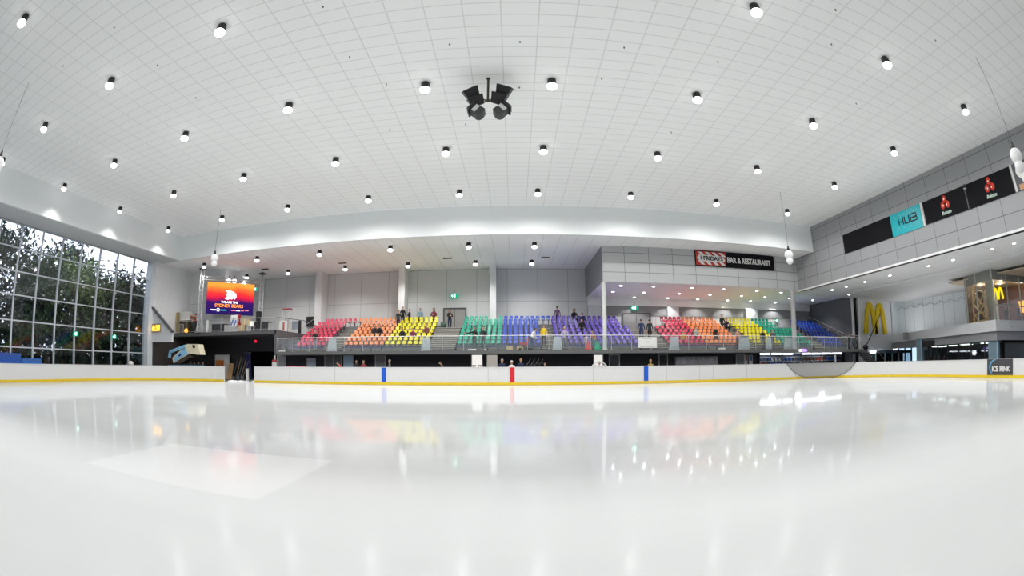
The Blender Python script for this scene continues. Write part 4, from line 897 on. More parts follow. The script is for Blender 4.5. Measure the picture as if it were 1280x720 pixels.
for a in (-.05,.7): f.tube((xm+a,35.85,BAL+.9),(xm+a,35.85,BAL+2.0), .025, OFFW, 6)
f.build('post', t); bx(t,'red_panel',(xm+.05,35.79,BAL+.2),(xm+.25,35.8,BAL+.9), mat('dull_red2',(.35,.12,.10),.6))
xk = pxx(370,37); t = thing('grey_monitor', 'grey flat monitor on a stand at the balcony right end', 'monitor', (xk,37,BAL)); bx(t,'screen',(xk-.35,36.9,BAL+.35),(xk+.35,36.98,BAL+1.05), mat('bluegrey',(.22,.26,.30),.4)); bx(t,'stand',(xk+.3,36.9,BAL),(xk+.5,37.1,BAL+1.1), BLACK)
xo = pxx(386,41.5); t = thing('hatch', 'black framed opening on the back wall left of the first pilaster', 'panel', (-20.0,41.9,6.0)); f0, f1 = P(383,396,Y=41.85), P(392.5,408,Y=41.85); bx(t,'panel',(f0.x,41.85,f1.z),(f1.x,41.98,f0.z), BLACK); MB().tube((f0.x,41.82,f1.z+.2),(f1.x,41.82,f0.z-.25), .03, GREYP).build('bar', t)
# clock
cp = P(195.5,410,Y=29.85); t = thing('wall_clock', 'amber lit digital clock on the white stair wall', 'clock', (cp.x,29.84,cp.z)); bx(t,'case',(cp.x-.62,29.78,cp.z-.36),(cp.x+.60,29.88,cp.z+.36), mat('clock_case',(.35,.30,.22),.5)); text('digits', '6:31', emat('amber_digit',(1,.42,.02),3.0), t, face_cam(cp.x, 29.77, cp.z), w=1.02, h=.5, bold=.03)

# ------------------------------------------------------------------ ice resurfacer behind the boards, tank tipped up
YZ = 31.3; D = Vector((0,.8,0))
t = thing('ice_resurfacer', 'pale blue and cream ice resurfacer with its snow tank tipped up behind the boards', 'ice resurfacer', (-28.2,32.0,0))
q = lambda x, y: P(x, y, Y=YZ)
MB().prism([q(215.3,447.3),q(231.2,432.3),q(237,442),q(216.8,454.2)], D, CREAM).build('snow_tank', t)
MB().prism([q(217.5,447.6)-Vector((0,.03,0)),q(230.8,434.6)-Vector((0,.03,0)),q(235.2,441.4)-Vector((0,.03,0)),q(218.6,452.4)-Vector((0,.03,0))], (0,.03,0), SKYB).build('blue_side_panel', t)
MB().prism([q(223.3,444.2)-Vector((0,.05,0)),q(226.4,441.7)-Vector((0,.05,0)),q(227.2,443.2)-Vector((0,.05,0)),q(224.2,445.8)-Vector((0,.05,0))], (0,.02,0), mat('logo_navy',(.01,.03,.2),.5)).build('side_logo', t)
MB().prism([q(231.2,432.3),q(233.5,430),q(247.2,430.2),q(250.3,443.2),q(246,443.3),q(237.5,441.8)], D, CREAM).build('tank_lid', t)
MB().prism([q(240.3,431.5)-Vector((0,.04,0)),q(243.6,431)-Vector((0,.04,0)),q(244,435)-Vector((0,.04,0)),q(241.5,435.2)-Vector((0,.04,0))], (0,.04,0), mat('dark_brown',(.04,.02,.015),.6)).build('vent_opening', t)
MB().ribbon([q(211.8,446.8),q(212.8,439.8),q(232,432.8)], .26, .2, SKYB, Vector((0,1,0))).build('lift_arm', t)
MB().prism([q(222,452),q(237,443.5),q(239,446.5),q(224,455)], D, mat('under_brown',(.07,.05,.04),.7)).build('tank_floor', t)
MB().box((-30.2,31.3,.5),(-26.8,32.9,1.25), SKYB).box((-30.0,31.45,1.25),(-27.0,32.8,1.40), CHAR).build('chassis', t)
for x in (-29.5,-27.5):
    for y in (31.25,32.7): MB().tube((x,y,.42),(x,y+.25,.42), .42, BLACK, 18).tube((x,y-.01,.42),(x,y+.02,.42), .18, STEEL, 12).build('wheel', t)
MB().path([(-27.2,32,1.4),(-26.9,32,1.9)], .03, BLACK).build('steering_column', t)
# things by the gate
def wallpanel(name, lab, cat, px0, px1, py0, z0, Y, mt, extra=None, d=.06):
    x0, x1 = P(px0,450,Y=Y).x, P(px1,450,Y=Y).x; z1 = P((px0+px1)/2,py0,Y=Y).z; t = thing(name, lab, cat, ((x0+x1)/2,Y,z0)); MB().box((x0,Y-d,z0),(x1,Y,z1), mt).build('panel', t); f = MB()
    for a in (x0,x1): f.box((a-.03,Y-d-.02,z0),(a+.03,Y,z1+.03), extra or GREYP)
    f.box((x0,Y-d-.02,z1-.02),(x1,Y,z1+.04), extra or GREYP); f.build('frame', t); return t
wallpanel('notice_board','white notice board leaning on the dark wall behind the gate','board',269.5,287,444,.0,36.0,OFFW)
c = P(274.5,453,Y=35.6); t = thing('orange_crate','orange crate in front of the white notice board','crate',(c.x,35.6,1.0)); bx(t,'body',(c.x-.32,35.4,0),(c.x+.32,35.85,P(274,450,Y=35.4).z), mat('crate_orange',(.45,.14,.03),.6)); bx(t,'rim',(c.x-.35,35.38,P(274,450,Y=35.4).z-.08),(c.x+.35,35.87,P(274,450,Y=35.4).z), mat('crate_orange2',(.55,.2,.05),.6))
c = P(286.5,465,Y=35.2); t = thing('plywood_sheet','tan plywood sheet standing in the gate gap','plywood',(c.x,35.2,0)); MB().prism([(c.x-.35,35.2,.0),(c.x+.25,35.2,.0),(c.x+.32,35.5,1.45),(c.x-.28,35.5,1.45)], (0,.06,0), mat('plywood',(.42,.27,.13),.7)).build('sheet', t); bx(t,'white_edge',(c.x-.42,35.15,0),(c.x-.34,35.25,.8), OFFW)
for k, px in enumerate((292,295.5,298,301,303.5)):
    c = P(px,465,Y=35.4); t = thing('leaning_shovel', f'long handled ice scraper leaning in the gate, {nth(k+1)} from left', 'scraper', (c.x,35.4,0), 0, 'scrapers in the gate gap'); MB().tube((c.x,35.3,.05),(c.x+.08*(k-2),36.4,2.0+.1*(k%2)), .022, (STEEL,WOOD)[k%2], 6).build('handle', t); bx(t,'blade',(c.x-.16,35.25,0),(c.x+.16,35.3,.3), (STEEL,DGREY)[k%2])
c = P(309,460,Y=36.2); t = thing('folded_tarpaulin','dark blue folded tarpaulin hanging in the doorway behind the gate','tarpaulin',(c.x,36.2,0)); MB().grid(lambda u, v: (c.x-.28+.62*u+.12*(1-v), 36.2+.10*math.sin(14*u), .05+2.35*v), 14, 8, mat('tarp_blue',(.025,.025,.11),.7)).build('sheet', t); MB().tube((c.x-.35,36.25,2.42),(c.x+.45,36.25,2.42), .025, STEEL).build('rail', t)
c = P(320,430,Y=36.5); rl = thing('red_lamp','small red warning lamp on the dark wall above the gate doorway','lamp',P(319.5,434,Y=36.5)); cc = P(319.5,426.5,Y=36.5); MB().ball(cc, .13, emat('red_glow',(.8,.02,.05),.9), 8).build('lens', rl); MB().box(cc+Vector((-.15,.08,-.15)), cc+Vector((.15,.12,.15)), BLACK).build('back_plate', rl)
c = P(315.5,470,Y=33); t = thing('short_post','short pale post beside the right edge of the gate gap','post',(c.x,32.2,0)); bx(t,'shaft',(c.x-.08,32.1,0),(c.x+.08,32.3,1.0), OFFW); bx(t,'cap',(c.x-.1,32.08,1.0),(c.x+.1,32.32,1.04), GREYP)
# blue padded blocks under the window
for y0, y1, z, lab in ((15.0,12.2,1.86,'tall dark blue padded block behind the boards at far left'),(17.05,15.05,1.55,'low blue padded block beside the tall one behind the boards')):
    t = thing('crash_mat', lab, 'padded block', (-31.4,(y0+y1)/2,.95)); M_ = mat('mat_blue',(.01,.07,.34),.5) if z > 1.7 else mat('mat_blue2',(.015,.12,.45),.5); bx(t,'block',(-31.58,y1,.95),(-31.3,y0,z), M_); bx(t,'welt',(-31.59,y1-.0,z-.12),(-31.29,y0,z-.09), DGREY)

# ------------------------------------------------------------------ under the platform
UW = 34.6
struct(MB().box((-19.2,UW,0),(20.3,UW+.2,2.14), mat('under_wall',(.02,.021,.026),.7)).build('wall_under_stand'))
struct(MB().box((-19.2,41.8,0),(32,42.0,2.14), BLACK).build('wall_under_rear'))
UP = [('grey_door','pale grey door under the stand left end','door',347,357,444.5,mat('door_pale',(.24,.25,.26),.5)),('partition_screen','pale blue free standing panel under the stand left of the red jacket','panel',384.3,394.6,448,mat('panel_pale',(.42,.50,.60),.5)),
 ('partition_screen','dark grey wall panel under the stand behind the red jacket, left half','panel',406.5,417,444,mat('panel_dark',(.11,.11,.115),.5)),('partition_screen','dark grey wall panel under the stand behind the red jacket, right half','panel',417.5,427,444,MATS['panel_dark']),
 ('pale_blue_door','pale blue door under the stand right of the red jacket','door',430,441.5,443.5,mat('door_blue',(.40,.58,.72),.5)),('partition_screen','mid grey panel under the stand by the left blue marking','panel',469.5,481.7,443.5,mat('panel_mid',(.20,.205,.21),.5)),
 ('framed_door','dark glass door with pale frame right of the white doorway','door',761.5,774,443.5,mat('door_dark',(.035,.045,.055),.3)),('black_framed_door','black door with pale frame left of the grey lockers','door',823.5,834,443,BLACK),
 ('partition_screen','grey panel with a pale square under right orange seats','panel',920,930,443,mat('panel_mid2',(.17,.18,.18),.5))]
for nm, lab, cat, a, b, py, mt in UP: wallpanel(nm, lab, cat, a, b, py, 0, UW-.02, mt)
# two lit doorways and a third white one
for a, b, lab, mt in ((589.5,603,'bright white doorway with stools under the left green seats',emat('doorway_light',(.86,.84,.78),.75)),(608.5,622,'dim cream doorway beside the bright doorway under the stand',emat('doorway_dim',(.50,.47,.42),.55)),(742,753.5,'white lit doorway under the pale round column',emat('doorway_white',(.80,.77,.73),.75))):
    t = wallpanel('lit_doorway', lab, 'doorway', a, b, 443.5, 0, UW-.02, mt, extra=OFFW, d=.03)
x = P(596,455,Y=34.3).x
for k in range(2):
    t = thing('bar_stool', ('brown stool in the bright doorway, left one','brown stool in the bright doorway, right one')[k], 'stool', (x-.2+.42*k,34.25,0)); xx = x-.2+.42*k; MB().lathe([(0,1.28),(.16,1.28),(.16,1.34),(0,1.34)], mat('stool_brown',(.20,.10,.05),.6), (xx,34.25,0)).build('seat', t)
    for a in range(4): MB().tube((xx+.2*math.cos(PI/4+a*PI/2),34.25+.2*math.sin(PI/4+a*PI/2),0),(xx+.1*math.cos(PI/4+a*PI/2),34.25+.1*math.sin(PI/4+a*PI/2),1.28), .02, MATS['stool_brown'], 5).build('leg', t)
# red cushioned bench tops, poles
x0, x1 = P(357,457,Y=31.6).x, P(383,457,Y=31.6).x
t = thing('red_bench','long red padded bench behind the boards at the stand left end','bench',((x0+x1)/2,31.6,0)); bx(t,'cushion',(x0,31.4,1.14),(x1,31.8,1.27), mat('bench_red',(.62,.06,.06),.5)); 
for a in (x0+.2,x1-.2): bx(t,'leg',(a-.05,31.45,0),(a+.05,31.75,1.14), DGREY)
x = P(343.5,450,Y=32.6).x; t = thing('notice_post','dark post with red and white notice at the stand left end','post',(x,32.6,0)); bx(t,'shaft',(x-.06,32.55,0),(x+.06,32.65,2.1), GREYP); bx(t,'notice',(x-.22,32.5,1.2),(x+.22,32.54,1.55), OFFW); bx(t,'red_band',(x-.22,32.49,1.6),(x+.22,32.54,1.75), mat('notice_red',(.4,.05,.04),.6))
# lockers
x0, x1 = P(845,450,Y=UW-.4).x, P(897,450,Y=UW-.4).x; zt_ = P(870,445.5,Y=UW-.4).z
t = thing('locker_bank','bank of grey lockers under the right pink and orange seats','lockers',((x0+x1)/2,UW-.2,0)); bx(t,'carcass',(x0,UW-.4,0),(x1,UW-.02,zt_), mat('locker_grey',(.25,.25,.27),.45))
for c in range(9):
    for r in range(3):
        a = x0+(x1-x0)*c/9; dr = bx(t,'door',(a+.025,UW-.43,.05+zt_/3*r),(a+(x1-x0)/9-.025,UW-.4,zt_/3*(r+1)-.03), mat('locker_door',(.31,.31,.33),.4) if (c+r)%2 else mat('locker_door2',(.27,.27,.29),.4)); MB().box((a+.10,UW-.45,zt_/3*(r+.6)),(a+.14,UW-.43,zt_/3*(r+.75)), BLACK).build('latch', dr)
# coloured posters beside the grey panel
for a, b, lab, mt in ((931,934,'red and white poster under the stand right of the grey panel',mat('poster_red',(.35,.10,.08),.6)),(936,940,'blue poster under the stand right of the red and white one',mat('poster_blue',(.06,.14,.36),.6))):
    t = wallpanel('poster', lab, 'poster', a, b, 444.5, .5, UW-.03, mt); x0, x1 = P(a,450,Y=UW).x, P(b,450,Y=UW).x; bx(t,'white_band',(x0,UW-.11,1.2),(x1,UW-.09,1.5), OFFW)
# skate hire counter with strip lights and shelves of boots
STRIP = emat('strip_light', (.92,.93,1), 5)
for a, b, lab in ((950,962.5,'white strip light over the skate counter, first from left'),(964.5,977,'white strip light over the skate counter, second from left'),(978.5,991,'white strip light over the skate counter, third from left'),(1003,1014,'white strip light over the skate counter, fourth from left'),(1015,1026,'white strip light over the skate counter, fifth from left'),(1027,1039,'white strip light over the skate counter, sixth from left'),(1040,1052,'white strip light over the skate counter, last at right')):
    x0, x1 = P(a,441,Y=34.4).x, P(b,441,Y=34.4).x; t = thing('ceiling_strip_light', lab, 'strip light', ((x0+x1)/2,34.4,2.05)); bx(t,'tube',(x0+.03,34.35,1.99),(x1-.03,34.42,2.09), STRIP); bx(t,'batten',(x0,34.42,1.97),(x1,34.5,2.11), OFFW)
for k, x in enumerate((22.0,25.0,28.0)): pt_light(x, 34.8, 1.9, 28, (.92,.95,1), .3)
x0, x1 = P(999,437,Y=33).x, P(1009,437,Y=33).x; t = thing('lit_sign','small violet lit oval sign on the platform edge below the corner column','sign',((x0+x1)/2,32.98,2.4)); MB().ball(((x0+x1)/2,32.96,P(1004,438,Y=33).z), (x1-x0)/2, emat('violet_glow',(.35,.22,.95),1.5), 10, 1, .1, .32).build('lit_face', t); bx(t,'white_end',(x0-.02,32.88,P(1004,438,Y=33).z-.09),(x0+.22,32.97,P(1004,438,Y=33).z+.09), emat('white_glow',(.95,.95,1),3))
BOOT = [mat('boot_red',(.42,.06,.03),.5),mat('boot_blue',(.05,.14,.50),.5),mat('boot_white',(.55,.56,.6),.5),mat('boot_navy',(.02,.04,.16),.5),mat('boot_brown',(.18,.09,.05),.5)]
bootme = []
for mt in BOOT:
    mb = MB(); mb.prism([(-.06,-.16,.05),(-.06,.12,.05),(-.06,.12,.32),(-.06,.0,.32),(-.06,-.02,.17),(-.06,-.16,.12)], (.12,0,0), mt); mb.box((-.01,-.18,0),(.01,.13,.05), STEEL); bootme.append(mb.mesh('hire_skate'))
xa, xb = P(950,450,Y=35.6).x, P(1052,450,Y=35.6).x
t = thing('skate_shelf','long dark shelf unit of hire skates behind the counter','shelf',((xa+xb)/2,35.8,0)); bx(t,'back_panel',(xa,36.0,0),(xb,36.05,2.1), mat('shelf_back',(.05,.07,.11),.6))
for z in (1.02,1.42,1.80): bx(t,'shelf_board',(xa,35.6,z-.03),(xb,36.0,z), GREYP)
for k in range(5): a = xa+(xb-xa)*k/4; bx(t,'upright',(a-.03,35.6,0),(a+.03,36.0,2.1), DGREY)
rnd = random.Random(4); SN = ('lower shelf','middle shelf','upper shelf'); BC = ('red','blue','white','navy','brown')
for r, z in enumerate((1.02,1.42)):
    n = 24
    for k in range(n):
        if rnd.random() < .12: continue
        ci = (0,1,3,2,1,4)[int(k/4+r*2+rnd.random()) % 6]; o = bpy.data.objects.new('hire_skate', bootme[ci]); COL.objects.link(o); o.location = (xa+(xb-xa)*(k+.5)/n, 35.78, z)
        tag(o, f'{BC[ci]} hire skate on the {SN[r+1] if r else SN[0]} behind counter, {nth(k+1)} place from left', 'skate', 'hire skates on the counter shelves')
t = thing('skate_counter','dark counter in front of the hire skate shelves','counter',((xa+xb)/2,34.3,0)); x0, x1 = 20.4, 30.9; bx(t,'front',(x0,34.2,0),(x1,34.3,1.0), CHAR); bx(t,'top',(x0,34.1,1.0),(x1,34.7,1.05), DGREY)
struct(MB().box((20.2,34.6,0),(20.35,41.8,2.14), BLACK).build('wall_counter_side'))
t = thing('white_post','thin white post between the counter and the glass doors','post',(28.6,34.0,0)); xw = P(1044.5,452,Y=34).x; bx(t,'shaft',(xw-.06,33.95,0),(xw+.06,34.05,1.9), WTXT); bx(t,'foot',(xw-.1,33.9,0),(xw+.1,34.1,.05), STEEL)

# ------------------------------------------------------------------ right side: gallery slab, glass front, concourse shops
SL = [(38.4,34.4),(36.6,30.6),(34.9,27.0),(33.4,22.2),(32.3,18.4),(31.75,16.3),(35.4,15.1),(45,11.5)]
SLz0, SLz1 = 3.05, 3.80
fl = MB(); fl.add([(x,y,SLz0) for x, y in SL]+[(45,34.4,SLz0)], [tuple(range(len(SL)+1))], mat('slab_under',(.20,.21,.22),.7)); fl.add([(x,y,SLz0+.3) for x, y in SL]+[(45,34.4,SLz0+.3)], [tuple(range(len(SL)+1))], DGREY)
struct(fl.build('floor_gallery'))
def polywall(pts, z0, z1, th, mt, mb=None):
    mb = mb or MB()
    for a, b in zip(pts, pts[1:]):
        a, b = Vector((*a,0)), Vector((*b,0)); d = (b-a).normalized(); n = Vector((-d.y,d.x,0))*th; mb.prism([a+Vector((0,0,z0)),b+Vector((0,0,z0)),b+n+Vector((0,0,z0)),a+n+Vector((0,0,z0))], (0,0,z1-z0), mt)
    return mb
struct(polywall(SL, SLz0, SLz1, .12, SLABW).build('wall_gallery_parapet'))
struct(polywall([(x+.35,y+.12) for x, y in SL[:-1]], 2.45, SLz0+.02, .1, mat('shop_bulkhead',(.34,.35,.37),.6)).build('wall_shop_bulkhead'))
# glass restaurant front on the gallery
GP = [(32.75,19.75),(32.35,18.35),(31.85,16.35),(35.4,15.2),(44,12.2)]
t = struct(bpy.data.objects.new('window_2', None)); COL.objects.link(t)
polywall(GP, SLz1, 6.5, .03, glassmat('cafe_glass',(.93,.94,.93),.06)).build('pane', t)
polywall(GP, 6.5, ZS-.1, .05, glassmat('cafe_band',(.5,.52,.5),.05,.85,(.28,.29,.27))).build('opaque_band', t)
for k, (a, b) in enumerate(zip(GP, GP[1:])):
    a, b = Vector(a), Vector(b); n = max(1, round((b-a).length/1.5))
    for i in range(n+(k == len(GP)-2)): p = a.lerp(b, i/n); MB().box((p.x-.05,p.y-.05,SLz1),(p.x+.05,p.y+.05,ZS-.1), mat('cafe_mullion',(.42,.44,.42),.5)).build('mullion', t)
polywall(GP[2:], 4.75, 4.82, .06, MATS['cafe_mullion']).build('transom', t)
struct(polywall([(32.75,19.75),(39.9,21.8)], SLz1-.3, ZS, .1, mat('cafe_side',(.07,.045,.03),.7)).build('wall_cafe_side'))
struct(MB().box((40.0,8,3.3),(40.2,22,7.2), mat('cafe_back',(.12,.05,.022),.7,var=.6,scale=1.2)).build('wall_cafe_back'))
struct(MB().box((32.6,8,ZS-.35),(40.2,21.6,ZS-.3), mat('cafe_ceiling',(.60,.50,.38),.7)).build('ceiling_cafe'))
struct(MB().box((33.6,15.6,SLz0+.3),(40.2,21,SLz0+.34), mat('cafe_floor',(.25,.2,.15),.5)).build('floor_cafe'))
WARM = emat('cafe_lamp_glow', (1,.80,.5), 9)
for k, (x, y) in enumerate(((34.2,18.6),(35.6,17.2),(37.2,18.2),(36.2,20.0),(38.6,16.2),(34.0,16.6))):
    t = thing('cafe_downlight', f'warm ceiling lamp inside the glass fronted restaurant, {nth(k+1)} from the wooden lattice', 'ceiling lamp', (x,y,ZS-.35), 0, 'warm lamps in the restaurant'); MB().lathe([(0,-.02),(.16,-.02),(.13,-.06),(0,-.08)], WARM, (x,y,ZS-.35)).build('lens', t); MB().lathe([(.16,0),(.2,0),(.2,-.03),(.16,-.03)], WHITE, (x,y,ZS-.35)).build('ring', t); pt_light(x, y, ZS-.6, 32)
t = thing('wood_lattice','pale wooden criss-cross lattice screen behind the restaurant glass left end','lattice',(32.9,18.9,SLz1)); A_, B_ = Vector((32.95,19.35,0)), Vector((32.45,17.55,0)); la = MB()
def lp(u, z): p = A_.lerp(B_, u); return Vector((p.x+.25, p.y, z))
for a, b in (((0,6.4),(.55,5.2)),((.55,6.4),(0,5.2)),((.55,5.2),(1,4.6)),((.9,6.0),(.3,4.7)),((0,5.2),(.75,4.2)),((.3,4.3),(1,5.4)),((.05,4.4),(1,4.5)),((.0,3.85),(1,3.95)),((.2,6.4),(1,5.6)),((.75,4.2),(.95,3.85)),((.1,4.4),(.35,3.85)),((1,3.85),(1,4.6)),((0,3.85),(0,6.3))): la.tube(lp(*a), lp(*b), .08, WOOD, 4)
la.build('slats', t)
t = thing('small_arch_sign','small yellow lit double arch letter inside the restaurant window','sign',(33.6,17.0,5.2)); 
ym_ = MB(); ctr = P(1247.5,367.5,X=33.4); hgt = abs(P(1247,359,X=33.4).z-P(1247,373,X=33.4).z)
for s in (-1,1):
    pts = [(33.4, ctr.y-s*.26-(-1+2*k/18)*.24, ctr.z-hgt/2+hgt*(1-abs(-1+2*k/18)**2.3)) for k in range(19)]
    MB().ribbon(pts, .17, .08, emat('arch_yellow',(1,.72,.0),1.1), Vector((1,0,0))).build('arch', t)
for k, (x, y, z, lab) in enumerate(((38.9,16.6,5.1,'glowing orange menu panel at the back of the restaurant, left one'),(38.9,15.2,5.0,'glowing orange menu panel at the back of the restaurant, right one'))):
    t = thing('menu_panel', lab, 'menu panel', (x,y,z)); bx(t,'lit_face',(x,y-.45,z-.45),(x+.05,y+.45,z+.45), emat('menu_orange',(1,.38,.05),1.3)); bx(t,'frame',(x+.05,y-.5,z-.5),(x+.1,y+.5,z+.5), DGREY)
t = thing('grey_cafe_column','grey square column inside the restaurant window','column',(33.6,18.0,SLz1)); cc = P(1239,380,X=33.6); bx(t,'shaft',(33.4,cc.y-.35,SLz1-.4),(33.9,cc.y+.35,ZS-.3), mat('cafe_col',(.40,.43,.42),.5)); bx(t,'skirting',(33.38,cc.y-.37,SLz1-.4),(33.92,cc.y+.37,SLz1-.1), DGREY)
# festoon cord on the pale panelled wall
fs_ = MB(); ysf = [35.2-1.5*k for k in range(9)]; pp = []
for a, b in zip(ysf, ysf[1:]):
    for k in range(9): u = k/8; pp.append((39.7, a+(b-a)*u, 6.75-.30*math.sin(PI*u)))
t = tag(fs_.path(pp, .03, GREYP, 5).build('festoon_cord'), 'grey festoon cord looped along the pale panelled wall', 'cord')
# columns under the slab
for px0, px1, Y0, z1, lab, X in ((1145.6,1152.4,27.0,3.1,'left pale blue column under the gallery slab',34.9),(1235.5,1247.5,16.7,3.1,'right pale blue column under the gallery slab, above the rink sign',32.5)):
    ya, yb = P(px0,440,X=X).y, P(px1,440,X=X).y; t = thing('gallery_column', lab, 'column', (X,(ya+yb)/2,0)); bx(t,'shaft',(X,yb,0),(X+.4,ya,z1), PCOL); bx(t,'edge_strip',(X-.02,yb-.02,0),(X+.08,yb+.14,z1), mat('col_light',(.32,.46,.58),.5))
# shop fronts
SP = [(38.5,33.4),(37.5,30.6),(36.0,27.0),(34.6,22.2),(33.7,18.6),(33.2,16.6)]
t = struct(bpy.data.objects.new('window_3', None)); COL.objects.link(t)
polywall(SP, .0, 2.45, .03, SGLASS).build('pane', t)
for a, b in zip(SP, SP[1:]):
    a, b = Vector(a), Vector(b); n = max(1, round((b-a).length/1.9))
    for i in range(n): p = a.lerp(b, i/n); MB().box((p.x-.05,p.y-.06,0),(p.x+.07,p.y+.06,2.45), CHAR).build('mullion', t)
t = struct(bpy.data.objects.new('window_4', None)); COL.objects.link(t)
SP2 = [(33.2,16.2),(35.6,14.9),(44,12.2)]
polywall(SP2, .0, 2.2, .03, SGLASS).build('pane', t); polywall(SP2, 2.2, 2.3, .1, CHAR).build('head_rail', t)
struct(MB().box((43.5,8,0),(43.7,34.4,SLz0), mat('shop_back',(.05,.045,.045),.7)).build('wall_shop_back'))
for k, (x, y, w) in enumerate(((39.5,28.0,1.6),(38.6,25.6,1.4),(37.6,23.0,1.0),(37.0,20.2,.8))):
    t = thing('ceiling_panel_light', f'bright ceiling panel inside the concourse shops, {nth(k+1)} from the arches', 'ceiling lamp', (x,y,2.6), 0, 'bright panels in the shops'); bx(t,'diffuser',(x-w/2,y-.5,2.42),(x+w/2,y+.5,2.47), emat('shop_glow',(1,.93,.75),4)); bx(t,'tray',(x-w/2-.04,y-.54,2.47),(x+w/2+.04,y+.54,2.52), WHITE)
# doors below the arches
t = struct(bpy.data.objects.new('door_3', None)); COL.objects.link(t)
x0, x1 = P(1088,445,Y=34.3).x, P(1104,445,Y=34.3).x; bx(t,'glass_leaf',(x0,34.32,0),(x1,34.38,1.95), mat('teal_glass',(.10,.20,.23),.15)); bx(t,'lit_pane',(x0+.9,34.30,1.2),(x1-.1,34.32,1.9), emat('door_lit',(.75,.92,1),1.6)); bx(t,'head_light',(x0,34.28,2.02),(x1,34.36,2.28), emat('head_glow',(.8,.9,1),1.3)); bx(t,'door_frame',((x0+x1)/2-.04,34.29,0),((x0+x1)/2+.04,34.33,1.95), PCOL)
t = thing('booth_canopy','dark blue fronted ticket booth below the golden arches','booth',(38.5,33,0)); x0, x1 = P(1105,440,Y=32.8).x, P(1138,440,Y=32.8).x; bx(t,'canopy',(x0,32.6,2.0),(x1,34.0,2.28), mat('booth_navy',(.05,.08,.11),.5)); bx(t,'front_glass',(x0,32.7,.9),(x1,32.72,2.0), SGLASS); bx(t,'counter',(x0,32.65,0),(x1,32.9,.95), CHAR); bx(t,'back',(x0,34.0,0),(x1,34.1,2.1), BLACK)
for a in (x0,x0+1.2,(x0+x1)/2,x1-.1): bx(t,'post',(a,32.64,0),(a+.1,32.74,2.0), PCOL)
t = thing('dark_wall_box','black box fixed on the bulkhead right of the left blue column','box',(36,26,2.5)); p0 = P(1160,430,X=34.7); bx(t,'case',(34.4,p0.y-.9,2.35),(34.7,p0.y+.55,2.85), BLACK); bx(t,'bracket',(34.7,p0.y-.2,2.5),(35.2,p0.y+.1,2.7), DGREY)
t = thing('parapet_bracket','small grey box on the gallery parapet','box',(37,31.2,3.4)); p0 = P(1132,419,X=35.6); bx(t,'case',(35.45,p0.y-.25,3.15),(35.75,p0.y+.25,3.75), mat('bracket_grey',(.33,.34,.35),.5)); bx(t,'cap',(35.43,p0.y-.27,3.73),(35.77,p0.y+.27,3.78), DGREY)

# ------------------------------------------------------------------ people
SKIN = [mat('skin_a',(.55,.33,.24),.6), mat('skin_b',(.40,.22,.14),.6)]
def cloth(name, c): return mat('cloth_'+name, c, .85, var=.15, scale=12)
def skeleton(pose):
    """joints of a 1.74 m figure facing -Y: list of (pos, radius), edges (a, b, tag)"""
    V, E_ = [], []
    def j(p, r): V.append((Vector(p), r)); return len(V)-1
    def e(a, b, t): E_.append((a, b, t)); return b
    sit = pose.startswith('sit'); lean = 35 if pose == 'lean' else 6 if sit else 0
    hz = .50 if sit else .93
    def tp(x, y, z):   # torso point above the pelvis, pitched forward
        a = R(lean); return (x, y*math.cos(a)-z*math.sin(a), hz+z*math.cos(a)+y*math.sin(a))
    pel = j((0,0,hz), .135); sp1 = e(pel, j(tp(0,0,.17), .125), 'top'); ch = e(sp1, j(tp(0,0,.36), .145), 'top'); nb = e(ch, j(tp(0,.01,.50), .075), 'top')
    nk = e(nb, j(tp(0,0,.57), .052), 'skin'); hl = e(nk, j(tp(0,-.02,.64), .082), 'skin'); hm = e(hl, j(tp(0,-.01,.71), .095), 'skin'); e(hm, j(tp(0,0,.785), .070), 'skin')
    for s in (-1,1):
        hp = e(pel, j((s*.095,0 if not sit else -.02,hz-.04), .105), 'leg')
        if sit: kn, an, toe = (s*.13,-.44,.48), (s*.12,-.42,.09), (s*.13,-.60,.045)
        else: 
            st = .06 if pose == 'walk' else .02
            kn, an, toe = (s*.105,-.03-s*st,.50), (s*.11,.03+s*st,.09), (s*.12,-.13+s*st,.045)
        k = e(hp, j(kn, .070), 'leg'); a = e(k, j(an, .050), 'leg'); e(a, j(toe, .042), 'shoe')
        sh = e(ch, j(tp(s*.175,0,.44), .065), 'top')
        if pose == 'rail' or pose == 'lean': el, wr = tp(s*.25,-.10,.18), None
        if pose == 'lean': wr = tp(s*.20,-.36,.18)
        elif pose == 'rail': wr = tp(s*.22,-.33,.12)
        elif pose == 'fold': el, wr = tp(s*.25,-.04,.17), tp(s*.06,-.22,.22)
        elif sit: el, wr = tp(s*.25,-.08,.17), tp(s*.14,-.33,.07)
        elif pose == 'point': el, wr = (tp(-.42,-.06,.34), tp(-.66,-.12,.36)) if s < 0 else (tp(.25,.02,.17), tp(.16,-.2,.2))
        else: el, wr = tp(s*.25,.03,.17), tp(s*.265,-.05,-.07)
        ei = e(sh, j(el, .048), 'top'); wi = e(ei, j(wr, .034), 'top')
        d = (Vector(wr)-Vector(el)).normalized(); side = d.cross(Vector((0,1,0)) if abs(d.y) < .8 else Vector((0,0,1))).normalized(); nrm = d.cross(side)
        pi_ = e(wi, j(Vector(wr)+d*.085, .034), 'skin')
        for q, L in ((-.030,.075),(-.010,.088),(.010,.083),(.030,.066)):
            b = Vector(wr)+d*.095+side*q; f1 = e(pi_, j(b+d*L*.5, .0095), 'skin'); e(f1, j(b+d*L*.9-nrm*.02, .008), 'skin')
        th = Vector(wr)+d*.035+side*-.045*s; t1 = e(wi, j(th, .012), 'skin'); e(t1, j(th+d*.05-side*.015*s, .010), 'skin')
    return V, E_
BODY = {}
TAGS = ('skin','top','leg','shoe')
